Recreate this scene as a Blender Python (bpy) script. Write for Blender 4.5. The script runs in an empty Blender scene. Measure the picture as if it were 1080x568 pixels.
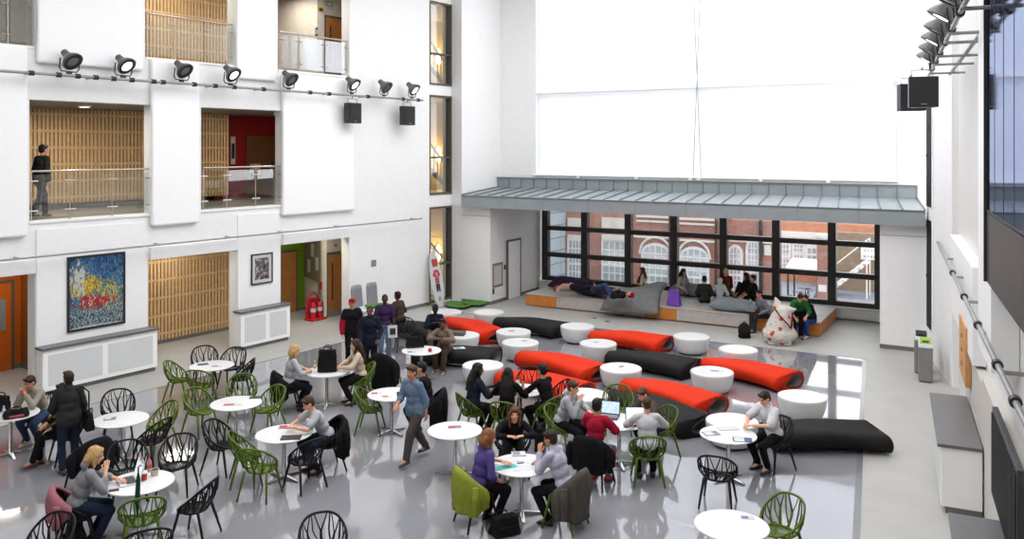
import bpy, bmesh, math, random
from mathutils import Vector, Matrix, Euler
random.seed(7)
C = bpy.context.scene.collection
PI = math.pi
# ---------------------------------------------------------------- survey of the place
EYE, FPX, CXP, HYP = 5.4, 880.0, 540.0, 157.0
def at(px, py, z=0.0):
    d = FPX*(EYE-z)/(py-HYP)
    return Vector(((px-CXP)*d/FPX, d, z))
class Frame:
    """plan frame: s runs along a wall, q away from it (into the hall), z up"""
    def __init__(self, n, u, c): self.n, self.u, self.c = Vector((n[0], n[1], 0)), Vector((u[0], u[1], 0)), c
    def p(self, s, q, z=0.0):
        v = self.n*(self.c+q)+self.u*s
        return Vector((v.x, v.y, z))
    def s_at(self, px, q=0.0):
        k = (px-CXP)/FPX; c = self.c+q
        return (k*c*self.n.y-c*self.n.x)/(self.u.x-k*self.u.y)
    def z_at(self, px, py, q=0.0):
        y = self.p(self.s_at(px, q), q).y
        return EYE-(py-HYP)*y/FPX
    def rot(self): return math.atan2(self.u.y, self.u.x)
a_ = math.radians(36.0)
LW = Frame((math.cos(a_), -math.sin(a_)), (math.sin(a_), math.cos(a_)), -19.3)
BW = Frame((.5029, .8643), (-.8643, .5029), 0.0)      # s to the left, q away from the camera
a_ = math.radians(24.5)
RW = Frame((-math.cos(a_), math.sin(a_)), (math.sin(a_), math.cos(a_)), 0.0)
WORLD = Frame((0, 1), (1, 0), 0.0)

# ---------------------------------------------------------------- materials
MATS = {}
def pm(name, col, rough=.6, metal=0.0, var=.06, scale=6.0, bump=0.0, bscale=40.0, spec=.5, emit=None, estr=0.0, coat=0.0):
    if name in MATS: return MATS[name]
    m = bpy.data.materials.new(name); m.use_nodes = True
    nt = m.node_tree; N = nt.nodes; L = nt.links
    b = N['Principled BSDF']
    b.inputs['Roughness'].default_value = rough
    b.inputs['Metallic'].default_value = metal
    b.inputs['Specular IOR Level'].default_value = spec
    b.inputs['Coat Weight'].default_value = coat
    tc = N.new('ShaderNodeTexCoord')
    nz = N.new('ShaderNodeTexNoise'); nz.inputs['Scale'].default_value = scale; nz.inputs['Detail'].default_value = 4
    L.new(tc.outputs['Object'], nz.inputs['Vector'])
    r = N.new('ShaderNodeValToRGB')
    c0 = [max(0, c*(1-var)) for c in col[:3]]+[1]; c1 = [min(1, c*(1+var)) for c in col[:3]]+[1]
    r.color_ramp.elements[0].position = .3; r.color_ramp.elements[1].position = .7
    r.color_ramp.elements[0].color = c0; r.color_ramp.elements[1].color = c1
    L.new(nz.outputs['Fac'], r.inputs['Fac']); L.new(r.outputs['Color'], b.inputs['Base Color'])
    if bump:
        n2 = N.new('ShaderNodeTexNoise'); n2.inputs['Scale'].default_value = bscale; n2.inputs['Detail'].default_value = 3
        L.new(tc.outputs['Object'], n2.inputs['Vector'])
        bp = N.new('ShaderNodeBump'); bp.inputs['Strength'].default_value = bump; bp.inputs['Distance'].default_value = .01
        L.new(n2.outputs['Fac'], bp.inputs['Height']); L.new(bp.outputs['Normal'], b.inputs['Normal'])
    if emit:
        b.inputs['Emission Color'].default_value = (*emit, 1); b.inputs['Emission Strength'].default_value = estr
    MATS[name] = m
    return m
def srgb(r, g, b):
    f = lambda v: (v/255/12.92) if v/255 <= .04045 else ((v/255+.055)/1.055)**2.4
    return (f(r), f(g), f(b))
def glass_mat(name, tint=(1, 1, 1), refl=.12, rough=.02):
    if name in MATS: return MATS[name]
    m = bpy.data.materials.new(name); m.use_nodes = True
    nt = m.node_tree; N = nt.nodes; L = nt.links
    for n in list(N):
        if n.type != 'OUTPUT_MATERIAL': N.remove(n)
    out = [n for n in N if n.type == 'OUTPUT_MATERIAL'][0]
    t = N.new('ShaderNodeBsdfTransparent'); t.inputs['Color'].default_value = (*tint, 1)
    g = N.new('ShaderNodeBsdfGlossy'); g.inputs['Roughness'].default_value = rough
    lw = N.new('ShaderNodeLayerWeight'); lw.inputs['Blend'].default_value = .35
    mp = N.new('ShaderNodeMath'); mp.operation = 'MULTIPLY_ADD'; mp.inputs[1].default_value = .5; mp.inputs[2].default_value = refl*.4
    L.new(lw.outputs['Fresnel'], mp.inputs[0])
    mx = N.new('ShaderNodeMixShader'); L.new(mp.outputs[0], mx.inputs['Fac'])
    L.new(t.outputs[0], mx.inputs[1]); L.new(g.outputs[0], mx.inputs[2]); L.new(mx.outputs[0], out.inputs['Surface'])
    MATS[name] = m
    return m

# ---------------------------------------------------------------- mesh builder
class MB:
    def __init__(s): s.v = []; s.f = []; s.mi = []; s.cur = 0
    def add(s, vs, fs):
        b = len(s.v); s.v.extend([tuple(v) for v in vs])
        for f in fs: s.f.append(tuple(b+i for i in f)); s.mi.append(s.cur)
        return s
    def poly(s, pts): return s.add(pts, [tuple(range(len(pts)))])
    def hexa(s, p):   # 8 points: bottom 4 ccw, top 4
        return s.add(p, [(3, 2, 1, 0), (4, 5, 6, 7), (0, 1, 5, 4), (1, 2, 6, 5), (2, 3, 7, 6), (3, 0, 4, 7)])
    def box(s, s0, s1, q0, q1, z0, z1, fr=None):
        P = (fr.p if fr else (lambda a, b, c: Vector((a, b, c))))
        return s.hexa([P(s0, q0, z0), P(s1, q0, z0), P(s1, q1, z0), P(s0, q1, z0), P(s0, q0, z1), P(s1, q0, z1), P(s1, q1, z1), P(s0, q1, z1)])
    def prism(s, pts, z0, z1):
        n = len(pts)
        vs = [(p[0], p[1], z0) for p in pts]+[(p[0], p[1], z1) for p in pts]
        fs = [tuple(range(n-1, -1, -1)), tuple(range(n, 2*n))]+[(i, (i+1) % n, n+(i+1) % n, n+i) for i in range(n)]
        return s.add(vs, fs)
    def tube(s, path, r, n=8, caps=True, flat=1.0, closed=False):
        path = [Vector(p) for p in path]; m = len(path)
        rs = r if isinstance(r, (list, tuple)) else [r]*m
        vs = []; up = None
        for i, p in enumerate(path):
            if closed: d = path[(i+1) % m]-path[i-1]
            else: d = path[min(i+1, m-1)]-path[max(i-1, 0)]
            d = d.normalized() if d.length > 1e-9 else Vector((0, 0, 1))
            if up is None: up = Vector((0, 0, 1)) if abs(d.z) < .9 else Vector((1, 0, 0))
            x = d.cross(up); x = x.normalized() if x.length > 1e-6 else d.orthogonal().normalized()
            y = x.cross(d).normalized(); up = y
            for k in range(n):
                a = 2*PI*k/n
                vs.append(p+x*(rs[i]*math.cos(a))+y*(rs[i]*flat*math.sin(a)))
        fs = []
        for i in range(m if closed else m-1):
            j = (i+1) % m
            for k in range(n): fs.append((i*n+k, i*n+(k+1) % n, j*n+(k+1) % n, j*n+k))
        if caps and not closed: fs += [tuple(range(n-1, -1, -1)), tuple((m-1)*n+k for k in range(n))]
        return s.add(vs, fs)
    def lathe(s, prof, n=32, c=(0, 0, 0)):
        vs = []; fs = []; m = len(prof); c = Vector(c)
        for r, z in prof:
            for k in range(n):
                a = 2*PI*k/n; vs.append(c+Vector((r*math.cos(a), r*math.sin(a), z)))
        for i in range(m-1):
            for k in range(n): fs.append((i*n+k, i*n+(k+1) % n, (i+1)*n+(k+1) % n, (i+1)*n+k))
        if prof[0][0] > 1e-6: fs.append(tuple(range(n-1, -1, -1)))
        if prof[-1][0] > 1e-6: fs.append(tuple((m-1)*n+k for k in range(n)))
        return s.add(vs, fs)
    def ell(s, c, r, R=None, nu=14, nv=9):
        c = Vector(c); r = (r, r, r) if not hasattr(r, '__len__') else r
        vs = []; fs = []
        def T(v): return c+(R @ v if R is not None else v)
        vs.append(T(Vector((0, 0, -r[2]))))
        for i in range(1, nv):
            t = -PI/2+PI*i/nv
            for k in range(nu):
                a = 2*PI*k/nu; vs.append(T(Vector((r[0]*math.cos(t)*math.cos(a), r[1]*math.cos(t)*math.sin(a), r[2]*math.sin(t)))))
        vs.append(T(Vector((0, 0, r[2]))))
        for k in range(nu): fs.append((0, 1+(k+1) % nu, 1+k))
        for i in range(nv-2):
            for k in range(nu): fs.append((1+i*nu+k, 1+i*nu+(k+1) % nu, 1+(i+1)*nu+(k+1) % nu, 1+(i+1)*nu+k))
        t = len(vs)-1; o = 1+(nv-2)*nu
        for k in range(nu): fs.append((o+k, o+(k+1) % nu, t))
        return s.add(vs, fs)
    def cone(s, a, b, ra, rb, n=12):   # round cone: tapered limb with round ends
        a = Vector(a); b = Vector(b); d = b-a; L = d.length
        if L < 1e-6: return s.ell(a, ra)
        z = d/L; x = z.orthogonal().normalized(); y = z.cross(x)
        rings = []
        for t in (-90, -60, -30, 0): rings.append((ra*math.sin(math.radians(t)), ra*math.cos(math.radians(t)), 0))
        for t in (0, 30, 60, 90): rings.append((L+rb*math.sin(math.radians(t)), rb*math.cos(math.radians(t)), 1))
        vs = []; fs = []
        for h, r, _ in rings:
            for k in range(n):
                an = 2*PI*k/n; vs.append(a+z*h+x*(max(r, 1e-4)*math.cos(an))+y*(max(r, 1e-4)*math.sin(an)))
        m = len(rings)
        for i in range(m-1):
            for k in range(n): fs.append((i*n+k, i*n+(k+1) % n, (i+1)*n+(k+1) % n, (i+1)*n+k))
        fs += [tuple(range(n-1, -1, -1)), tuple((m-1)*n+k for k in range(n))]
        return s.add(vs, fs)

def obj(name, mb, mat, parent=None, smooth=False, bevel=0.0, kind=None, label=None, loc=None, rot=None):
    me = bpy.data.meshes.new(name); me.from_pydata(mb.v, [], mb.f)
    mats = mat if isinstance(mat, (list, tuple)) else [mat]
    for m in mats: me.materials.append(m)
    if len(mats) > 1: me.polygons.foreach_set('material_index', mb.mi)
    if smooth:
        me.polygons.foreach_set('use_smooth', [True]*len(me.polygons))
        if smooth != 'all':
            try: me.set_sharp_from_angle(angle=math.radians(40))
            except Exception: pass
    me.update()
    o = bpy.data.objects.new(name, me); C.objects.link(o)
    if parent is not None: o.parent = parent
    if loc is not None: o.location = loc
    if rot is not None: o.rotation_euler = rot
    if bevel:
        b = o.modifiers.new('bevel', 'BEVEL'); b.width = bevel; b.segments = 2; b.limit_method = 'ANGLE'
    if kind: o['kind'] = kind
    if label: o['label'] = label
    return o
def tag(o, label, cat, group=None, kind=None):
    o['label'] = label; o['category'] = cat
    if group: o['group'] = group
    if kind: o['kind'] = kind
    return o
def thing(name, label, cat, loc=(0, 0, 0), rotz=0.0, group=None):
    o = bpy.data.objects.new(name, None); C.objects.link(o)
    o.empty_display_size = .1
    o.location = loc; o.rotation_euler = (0, 0, rotz)
    return tag(o, label, cat, group)
KIDS = {}
def copy_tree(root, loc, rotz, label=None, group=None, swap=None):
    r = root.copy(); C.objects.link(r); r.location = loc; r.rotation_euler = (0, 0, rotz)
    if label: r['label'] = label
    if group: r['group'] = group
    def rec(src, dst):
        for ch in src.children:
            c = ch.copy(); C.objects.link(c); c.parent = dst
            if swap: c.data = c.data.copy(); c.data.materials.clear(); c.data.materials.append(swap)
            rec(ch, c)
    rec(root, r)
    return r
def face(p, t):
    d = Vector(t)-Vector(p)
    return math.atan2(-d.x, d.y)
def struct(name, mb, mat, **k): return obj(name, mb, mat, kind='structure', **k)

def holed(mb, fr, s0, s1, z0, z1, holes, q0, q1):
    """a wall between q0 (back) and q1 (front) with rectangular openings (s0,s1,z0,z1)"""
    S = sorted({s0, s1}|{min(max(v, s0), s1) for h in holes for v in h[:2]})
    Z = sorted({z0, z1}|{min(max(v, z0), z1) for h in holes for v in h[2:4]})
    def solid(i, j):
        if i < 0 or j < 0 or i >= len(S)-1 or j >= len(Z)-1: return False
        cs, cz = (S[i]+S[i+1])/2, (Z[j]+Z[j+1])/2
        return not any(h[0] < cs < h[1] and h[2] < cz < h[3] for h in holes)
    for i in range(len(S)-1):
        for j in range(len(Z)-1):
            if not solid(i, j): continue
            a, b, c, d = S[i], S[i+1], Z[j], Z[j+1]
            for q in (q0, q1): mb.poly([fr.p(a, q, c), fr.p(b, q, c), fr.p(b, q, d), fr.p(a, q, d)])
            if not solid(i-1, j): mb.poly([fr.p(a, q0, c), fr.p(a, q1, c), fr.p(a, q1, d), fr.p(a, q0, d)])
            if not solid(i+1, j): mb.poly([fr.p(b, q0, c), fr.p(b, q1, c), fr.p(b, q1, d), fr.p(b, q0, d)])
            if not solid(i, j-1): mb.poly([fr.p(a, q0, c), fr.p(a, q1, c), fr.p(b, q1, c), fr.p(b, q0, c)])
            if not solid(i, j+1): mb.poly([fr.p(a, q0, d), fr.p(a, q1, d), fr.p(b, q1, d), fr.p(b, q0, d)])
    return mb
# ================================================================ materials of the room
M_white = pm('white_paint', (.87, .865, .85), .55, var=.02)
M_white2 = pm('white_panel', (.91, .91, .90), .45, var=.015)
M_floor = pm('pale_floor', (.41, .40, .375), .45, var=.06, scale=1.5, spec=.35)
M_resin = pm('grey_resin', (.27, .27, .29), .08, var=.05, scale=.8, spec=.8, coat=.8)
M_line = pm('dark_line', (.17, .17, .18), .2)
M_skirt = pm('grey_skirting', (.16, .15, .14), .5)
M_oak = pm('oak_slats', srgb(214, 178, 130), .55, var=.12, scale=9)
M_oakback = pm('oak_backing', srgb(152, 116, 78), .7, var=.1)
M_oakdoor = pm('oak_door', srgb(178, 118, 60), .45, var=.12, scale=5)
M_orange = pm('orange_paint', srgb(196, 96, 20), .45)
M_brownorange = pm('burnt_orange_paint', srgb(150, 92, 40), .5)
M_green = pm('green_paint', srgb(110, 150, 20), .5)
M_red = pm('crimson_paint', srgb(150, 10, 22), .5)
M_cream = pm('cream_paint', srgb(190, 158, 66), .6)
M_beige = pm('beige_paint', srgb(214, 208, 196), .6)
M_frame = pm('charcoal_frame', (.022, .021, .020), .4, var=.2)
M_doorframe = pm('grey_door_frame', srgb(92, 88, 80), .5)
M_zinc = pm('zinc_sheet', srgb(150, 157, 160), .42, metal=.25, var=.05, scale=2)
M_zincdark = pm('zinc_seam', srgb(120, 128, 130), .45, metal=.25)
M_steel = pm('brushed_steel', (.55, .55, .55), .3, metal=.9)
M_greybar = pm('grey_bar', srgb(150, 150, 150), .4, metal=.5)
M_ledge = pm('slate_ledge', srgb(98, 97, 98), .35)
M_glass = glass_mat('clear_glass', (.93, .96, .95), .12)
M_winglass = glass_mat('window_glass', (.97, .98, .98), .06)
M_stairglass = glass_mat('stair_glass', (.92, .92, .84), .02)
M_black = pm('black_plastic', (.012, .012, .013), .45, var=.3)
M_lamp = pm('lit_lamp', (1, 1, 1), .5, emit=(1, .93, .78), estr=1.3)
M_warm = pm('lit_wall_lamp', (1, 1, 1), .5, emit=(1, .86, .55), estr=1.6)

def weld(o, d=1e-4):
    bm = bmesh.new(); bm.from_mesh(o.data); bmesh.ops.remove_doubles(bm, verts=bm.verts, dist=d); bmesh.ops.recalc_face_normals(bm, faces=bm.faces); bm.to_mesh(o.data); bm.free()
    return o

# ================================================================ floors
m = MB(); m.box(-4, 29, -7, 28.4, -.3, 0, BW); struct('floor', m, M_floor)
BACKL = at(487, 329.5); BACKR = at(914, 379)
rd = (at(907, 568)-BACKR).normalized(); ld = (at(140, 415)-BACKL).normalized()
zone = [BACKL, BACKL+ld*24, BACKR+rd*19, BACKR]
m = MB(); m.prism([(p.x, p.y) for p in zone], 0, .004); struct('floor_resin', m, M_resin)
m = MB()
def strip(a, b, w, side):
    d = (b-a).normalized(); n = Vector((-d.y, d.x, 0))*w*side
    m.prism([(p.x, p.y) for p in ((a, b, b+n, a+n) if side > 0 else (a, a+n, b+n, b))], 0, .006)
strip(BACKR, BACKR+rd*19, .10, -1); strip(BACKL, BACKL+ld*24, .05, 1); strip(BACKL, BACKR, .05, -1)
struct('trim_1', m, M_line)

# ================================================================ wall on the left with its galleries
SL0, SL1 = -9.0, 22.86
sx = LW.s_at
H0 = [(sx(-260), sx(-120), 0, 2.66), (sx(-30), sx(37), 0, 2.66), (sx(156), sx(250), 0, 2.66), (sx(296), sx(368.5), 0, 2.66)]
H1 = [(sx(-170), sx(-30), 3.81, 6.49), (sx(31), sx(160), 3.81, 6.49), (sx(212), sx(298.5), 3.81, 6.49)]
H2 = [(sx(-60), sx(36.5), 7.66, 10.4), (sx(153), sx(248), 7.66, 10.4), (sx(293), sx(368.5), 7.66, 10.4)]
WS = (sx(453), sx(477))
HS = [(WS[0], WS[1], .06, 3.38), (WS[0], WS[1], 3.80, 7.28), (WS[0], WS[1], 7.63, 10.55)]
m = holed(MB(), LW, SL0, SL1, 0, 12.6, H0+H1+H2+HS, -.35, 0)
weld(struct('wall_left', m, M_white))
# projecting light-coloured panels, staggered between the openings
for k, (a, b, z0, z1) in enumerate([(-70, 30, 3.5, 7.62), (160.5, 211, 3.5, 7.60), (299, 374, 3.5, 7.55), (40, 152, 7.3, 11.6), (250, 292, 7.3, 11.6), (374, 374, 0, 0)]):
    if a == b: continue
    m = MB(); m.box(sx(a, .14), sx(b, .14), .002, .14, z0, z1, LW)
    struct('trim_%d' % (k+2), m, pm('bright_panel', (.97, .97, .96), .4, var=.01), bevel=.05)
# pier faces at ground level, a little proud of the wall
m = MB()
m.box(sx(38.5, .03), sx(155, .03), .002, .03, 1.0, 3.62, LW); m.box(sx(251, .03), sx(295, .03), .002, .03, 1.0, 3.62, LW)
struct('trim_7', m, M_white2, bevel=.006)
# lintel shelves above the ground openings
m = MB()
for a, b in ((-30, 36), (157, 249), (297, 367)): m.box(sx(a), sx(b), .002, .09, 2.68, 2.98, LW)
struct('trim_8', m, M_white, bevel=.005)
# gallery slabs with nosing
for i, (z0, z1) in enumerate(((2.95, 3.80), (6.49, 7.65), (10.4, 10.8))):
    m = MB(); m.box(SL0, 20.3, -5.2, -.352, z0, z1, LW); struct('ceiling_gallery_%d' % (i+1) if i == 2 else 'floor_gallery_%d' % (i+1), m, pm('gallery_floor', (.24, .222, .195), .5))
# back walls of the galleries
m = MB(); m.box(SL0, 20.3, -5.4, -5.21, 0, 10.8, LW); struct('wall_gallery_back', m, M_beige)
m = MB(); m.box(20.31, 20.5, -5.4, -.352, 0, 10.8, LW); struct('wall_stair_side', m, M_cream)

def slats(name, a, b, q, z0, z1, step=.105, w=.07, nb=5):
    m = MB(); m.cur = 1; m.box(a, b, q-.05, q-.03, z0, z1, LW); m.cur = 0
    n = int((b-a)/step)
    for i in range(n+1):
        s = a+i*(b-a)/n; m.box(s-w/2, s+w/2, q-.03, q, z0, z1, LW)
    for j in range(nb+1):
        z = z0+(z1-z0)*(j+.35)/(nb+.7); m.box(a, b, q-.012, q+.003, z-.03, z+.03, LW)
    return struct(name, m, [M_oak, M_oakback])
slats('wall_slatted_ground', sx(120, -2.2), sx(241, -2.2), -2.2, .1, 2.94)
slats('wall_slatted_first', sx(-5, -3.6), sx(137+22, -3.6)+1.45, -3.6, 3.95, 6.48)
m = MB(); m.box(sx(-5, -3.6), sx(160, -3.6)+1.4, -3.62, -3.58, 3.81, 3.94, LW); struct('baseboard_first', m, M_skirt)
slats('wall_slatted_second', sx(120, -2.6), sx(239.5, -2.6), -2.6, 7.66, 10.39)
m = MB(); m.box(sx(120, -2.2), sx(241, -2.2), -2.22, -2.19, 0, .1, LW); struct('baseboard_ground', m, M_skirt)
# second stretch of first-floor gallery: slats then a crimson wall with a timber noticeboard
slats('wall_slatted_first_far', sx(205, -3.3), sx(240, -3.3), -3.3, 3.95, 6.48, nb=5)
m = MB(); m.box(sx(240, -3.3)+.01, 20.3, -4.1, -4.0, 3.81, 6.48, LW); struct('wall_crimson_first', m, M_red)
m = MB(); m.box(sx(239.5, -2.6)+.01, sx(300, -4.1), -4.1, -4.0, 7.66, 10.39, LW); struct('wall_crimson_second', m, M_red)
m = MB(); m.box(sx(303, -3.0), sx(400, -1.4), -1.55, -1.45, 7.66, 10.39, LW)
struct('wall_door_second', holed(MB(), LW, sx(337, -1.5), 20.3, 7.66, 10.39, [(sx(343, -1.5), sx(367, -1.5), 7.66, 9.74)], -1.6, -1.5), M_beige)
m = MB(); m.box(sx(337, -1.5)-.1, sx(337, -1.5), -4.0, -1.5, 7.66, 10.39, LW); struct('wall_side_second', m, M_beige)

# ground level rooms behind the openings
m = MB(); m.box(sx(-120, -2.7), sx(22, -2.7), -2.8, -2.7, 0, 2.94, LW); struct('wall_orange', m, M_orange)
s_ = sx(22, -2.7); m = MB(); m.box(s_+.005, s_+.1, -2.8, -.36, 0, 2.94, LW); struct('wall_burnt_orange', m, M_brownorange)
m = MB(); m.box(sx(241, -2.2)+.02, 18.9, -3.0, -2.9, 0, 2.94, LW); struct('wall_green', m, M_green)
NA, NB_ = LW.p(18.65, -2.9), LW.p(18.0, -1.2); NBD = (NB_-NA).normalized(); NBN = Vector((NBD.y, -NBD.x, 0))
m = MB(); m.prism([(p.x, p.y) for p in (NA, NB_, NB_-NBN*.1, NA-NBN*.1)], 0, 2.94); struct('wall_noticeboard', m, M_beige)
DS = (18.62, sx(368, -1.2)+.05)
weld(struct('wall_alcove', holed(MB(), LW, 18.02, 20.3, 0, 2.94, [(18.09, 19.03, 0, 2.08)], -1.3, -1.2), M_beige))
m = MB()
m.box(sx(-120, -2.7), sx(22, -2.7), -2.7, -2.68, 0, .12, LW); m.box(s_-.02, s_, -2.7, -.36, 0, .12, LW)
m.box(sx(241, -2.2)+.02, 18.62, -2.9, -2.88, 0, .1, LW); m.prism([(p.x, p.y) for p in (NA+NBN*.001, NA+NBN*.02, NB_+NBN*.02, NB_+NBN*.001)], 0, .1)
struct('baseboard_left_rooms', m, M_skirt)
m = MB(); m.box(sx(369.5), WS[0]-.03, .001, .02, 0, .11, LW); m.box(WS[1]+.03, SL1-.03, .001, .02, 0, .11, LW); struct('baseboard_left', m, M_skirt)

# doors of the left rooms
def door(name, fr, s0, s1, q, z0, z1, mat, handle=True, glazed=False, th=.045):
    fm = MB()
    fm.box(s0, s0+.07, q-.02, q+.03, z0, z1, fr); fm.box(s1-.07, s1, q-.02, q+.03, z0, z1, fr); fm.box(s0+.07, s1-.07, q-.02, q+.03, z1-.07, z1, fr)
    o = struct(name, fm, M_doorframe, bevel=.004)
    lf = MB(); lf.box(s0+.075, s1-.075, q-.02, q-.02+th, z0+.01, z1-.075, fr); obj('door_leaf', lf, mat, o)
    if handle:
        h = MB(); s = s0+.22
        h.tube([fr.p(s, q+.07, z0+.55), fr.p(s, q+.07, z0+1.75)], .018, 8)
        for z in (.65, 1.65): h.tube([fr.p(s, q+.02, z0+z), fr.p(s, q+.07, z0+z)], .012, 6)
        obj('pull_handle', h, M_black, o)
        k = MB(); k.box(s0+.09, s1-.09, q+.025, q+.03, z0+.02, z0+.22, fr); obj('kick_plate', k, M_steel, o)
    if glazed:
        g = MB(); g.box(s0+.2, s1-.2, q+.024, q+.03, z0+1.0, z0+1.75, fr); obj('vision_panel', g, pm('grey_glass', (.25, .3, .3), .15), o)
    return o
door('door_1', LW, 18.10, 19.02, -1.22, 0, 2.07, M_oakdoor)
door('door_2', LW, sx(294, -2.9), sx(313.5, -2.9), -2.88, 0, 2.05, M_oakdoor, handle=False)
door('door_3', LW, sx(342, -1.5), sx(368, -1.5), -1.52, 7.66, 9.75, M_oakdoor)
door('door_4', LW, sx(-24, -2.7), sx(14, -2.7), -2.66, 0, 2.2, M_orange, handle=False, glazed=True)

# ================================================================ stairwell behind the tall strip windows
m = MB()
m.box(20.5, 28.6, -3.3, -3.2, 0, 10.8, LW); m.box(28.5, 28.6, -3.2, -.352, 0, 10.8, LW); m.box(22.87, 28.5, -.40, -.352, 0, 10.8, LW)
struct('wall_stairwell', m, M_cream)
for i, (z0, z1) in enumerate(((3.45, 3.72), (7.32, 7.56), (10.6, 10.8))):
    m = MB(); m.box(20.5, 28.5, -3.2, -.41, z0, z1, LW); struct('floor_landing_%d' % (i+1) if i < 2 else 'ceiling_stairwell', m, M_beige)
for i, (a, b, z0, z1) in enumerate(HS):
    t = .07; f = MB()
    f.box(a, a+t*.5, -.2, .03, z0, z1, LW); f.box(b-t*1.6, b, -.2, .03, z0, z1, LW)
    f.box(a+t*.5, b-t*1.6, -.2, .03, z0, z0+t, LW); f.box(a+t*.5, b-t*1.6, -.2, .03, z1-t, z1, LW)
    zz = z0+(1.3 if i != 2 else 1.1)
    f.box(a+t*.5, b-t*1.6, -.16, .02, zz-.03, zz+.03, LW)
    o = struct('window_%d' % (i+1), f, pm('bronze_frame', srgb(84, 80, 72), .45))
    g = MB(); g.box(a+t*.5, b-t*1.6, -.10, -.09, z0+t, z1-t, LW); obj('window_pane', g, M_stairglass, o)
    # staircase rails glimpsed behind the glass
    r = thing('stair_balustrade', ['bronze stair rail crossing behind the lowest strip window', 'bronze stair rail behind the middle strip window', 'bronze stair rail behind the topmost strip window'][i], 'stair rail', LW.p(24.6, -1.6, [0, 3.72, 7.56][i]), 0)
    base = [0, 3.72, 7.56][i]
    P = lambda s, z: LW.p(s, -1.6, base+z)-Vector(r.location)
    k = MB(); k.tube([P(22.9, 2.45), P(24.6, .95), P(26.8, .95)], .045, 8); obj('handrail', k, M_frame, r)
    k = MB()
    for q in range(9):
        s = 22.95+q*.2; z = 2.40-q*.173
        k.tube([P(s, max(z-.95, .0)), P(s, z)], .024, 6)
    for q in range(5): s = 24.8+q*.25; k.tube([P(s, 0), P(s, .95)], .024, 6)
    obj('balusters', k, M_frame, r)
    k = MB(); k.hexa([P(22.8, 1.25), P(24.7, -.0), P(24.7, .0)+LW.n*.05, P(22.8, 1.25)+LW.n*.05, P(22.8, 1.55), P(24.7, .12), P(24.7, .12)+LW.n*.05, P(22.8, 1.55)+LW.n*.05]); obj('stringer', k, M_frame, r)
for i, (px, py) in enumerate(((463, 266), (463, 163), (463, 60))):
    s = sx(px, -3.1); z = LW.z_at(px, py, -3.1); print('lamp', s, z)
    o = thing('wall_lamp', 'glowing round wall lamp behind the %s strip window' % ('lowest', 'middle', 'topmost')[i], 'lamp', LW.p(s, -3.19, z), 0)
    k = MB(); k.box(-.13, .13, -.0, .05, -.3, .3); ob = obj('lamp_back', k, M_steel, o, rot=(0, 0, LW.rot()+PI), bevel=.02)
    k = MB(); k.ell((0, -.06, 0), (.14, .05, .34)); obj('diffuser', k, M_warm, o, True, rot=(0, 0, LW.rot()))
    L = bpy.data.lights.new('stair_light', 'POINT'); L.energy = 30; L.color = (1, .85, .55); L.shadow_soft_size = .2
    lo = bpy.data.objects.new('stair_light', L); C.objects.link(lo); lo.location = LW.p(s, -2.7, z)

# ================================================================ wall at the end: block faces, upper glazing, lower window
MB_, MU, MWN = 24.64, 27.5, 28.25
tl = BW.s_at(487, MB_); tleft = BW.s_at(478, MB_); t_in = BW.s_at(517, MB_)
m = MB()
m.prism([(p.x, p.y) for p in (BW.p(t_in, MB_), BW.p(t_in, 28.6), LW.p(26.3, -.02), LW.p(22.87, -.02))], 0, 3.36)
struct('wall_left_block', m, M_white)
t0u, t1u = BW.s_at(968, MU), BW.s_at(527.5, MU)
m = MB()
m.prism([(p.x, p.y) for p in (BW.p(tl, MB_+.0), BW.p(t1u, MU), BW.p(t1u, 28.3), LW.p(26.3, -.02), LW.p(22.87, -.02))], 3.36, 12.6)
struct('wall_left_return', m, M_white)
b0, b1 = BW.s_at(947, MU), BW.s_at(565, MU)
weld(struct('wall_back', holed(MB(), BW, t0u-.6, t1u, 3.5, 12.6, [(b0, b1, 4.36, 12.2)], MU, MU+.4), M_white))
# right block and its return
tr_in, tr_out = BW.s_at(928, MB_), BW.s_at(977.2, MB_)
m = MB(); m.prism([(p.x, p.y) for p in (BW.p(tr_out-.0, MB_), BW.p(tr_out-1.2, 28.6), BW.p(tr_in, 28.6), BW.p(tr_in, MB_))], 0, 3.36); struct('wall_right_block', m, M_white)
m = MB(); m.box(tr_out+.01, tr_in, MB_-.02, MB_-.001, 0, .11, BW); m.box(t_in, tl, MB_-.02, MB_-.001, 0, .11, BW)
m.box(t_in-.02, t_in-.001, MB_, MWN, 0, .11, BW); struct('baseboard_back', m, M_skirt)
m = MB(); m.box(tr_out+.02, tr_in-.02, MB_-.012, MB_-.001, 3.06, 3.075, BW); m.box(t_in+.02, tl-.02, MB_-.012, MB_-.001, 3.06, 3.075, BW); struct('trim_9', m, M_greybar)

# canopy roof with standing seams
MF = 24.3
f0, f1 = BW.s_at(976, MF), BW.s_at(486.5, MF)
m = MB(); m.box(f0, f1, MF, MF+.04, 3.37, 3.78, BW)
m.box(f0+.0, f1, MF+.04, 28.2, 3.37, 3.40, BW)
A = [BW.p(f1, MF, 3.78), BW.p(f0, MF, 3.78), BW.p(t0u, 27.25, 3.93), BW.p(t1u, 27.25, 3.93)]
m.hexa([p-Vector((0, 0, .05)) for p in A]+A)
m.box(t0u, t1u, 27.25, 27.45, 3.90, 4.31, BW)
m.poly([BW.p(f0, MF, 3.4), BW.p(f0, MF, 3.78), BW.p(t0u, 27.25, 3.93), BW.p(t0u, 27.25, 3.4)])
m.poly([BW.p(f1, MF, 3.4), BW.p(f1, MF, 3.78), BW.p(t1u, 27.25, 3.93), BW.p(t1u, 27.25, 3.4)])
m.cur = 1
n = 27
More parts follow.
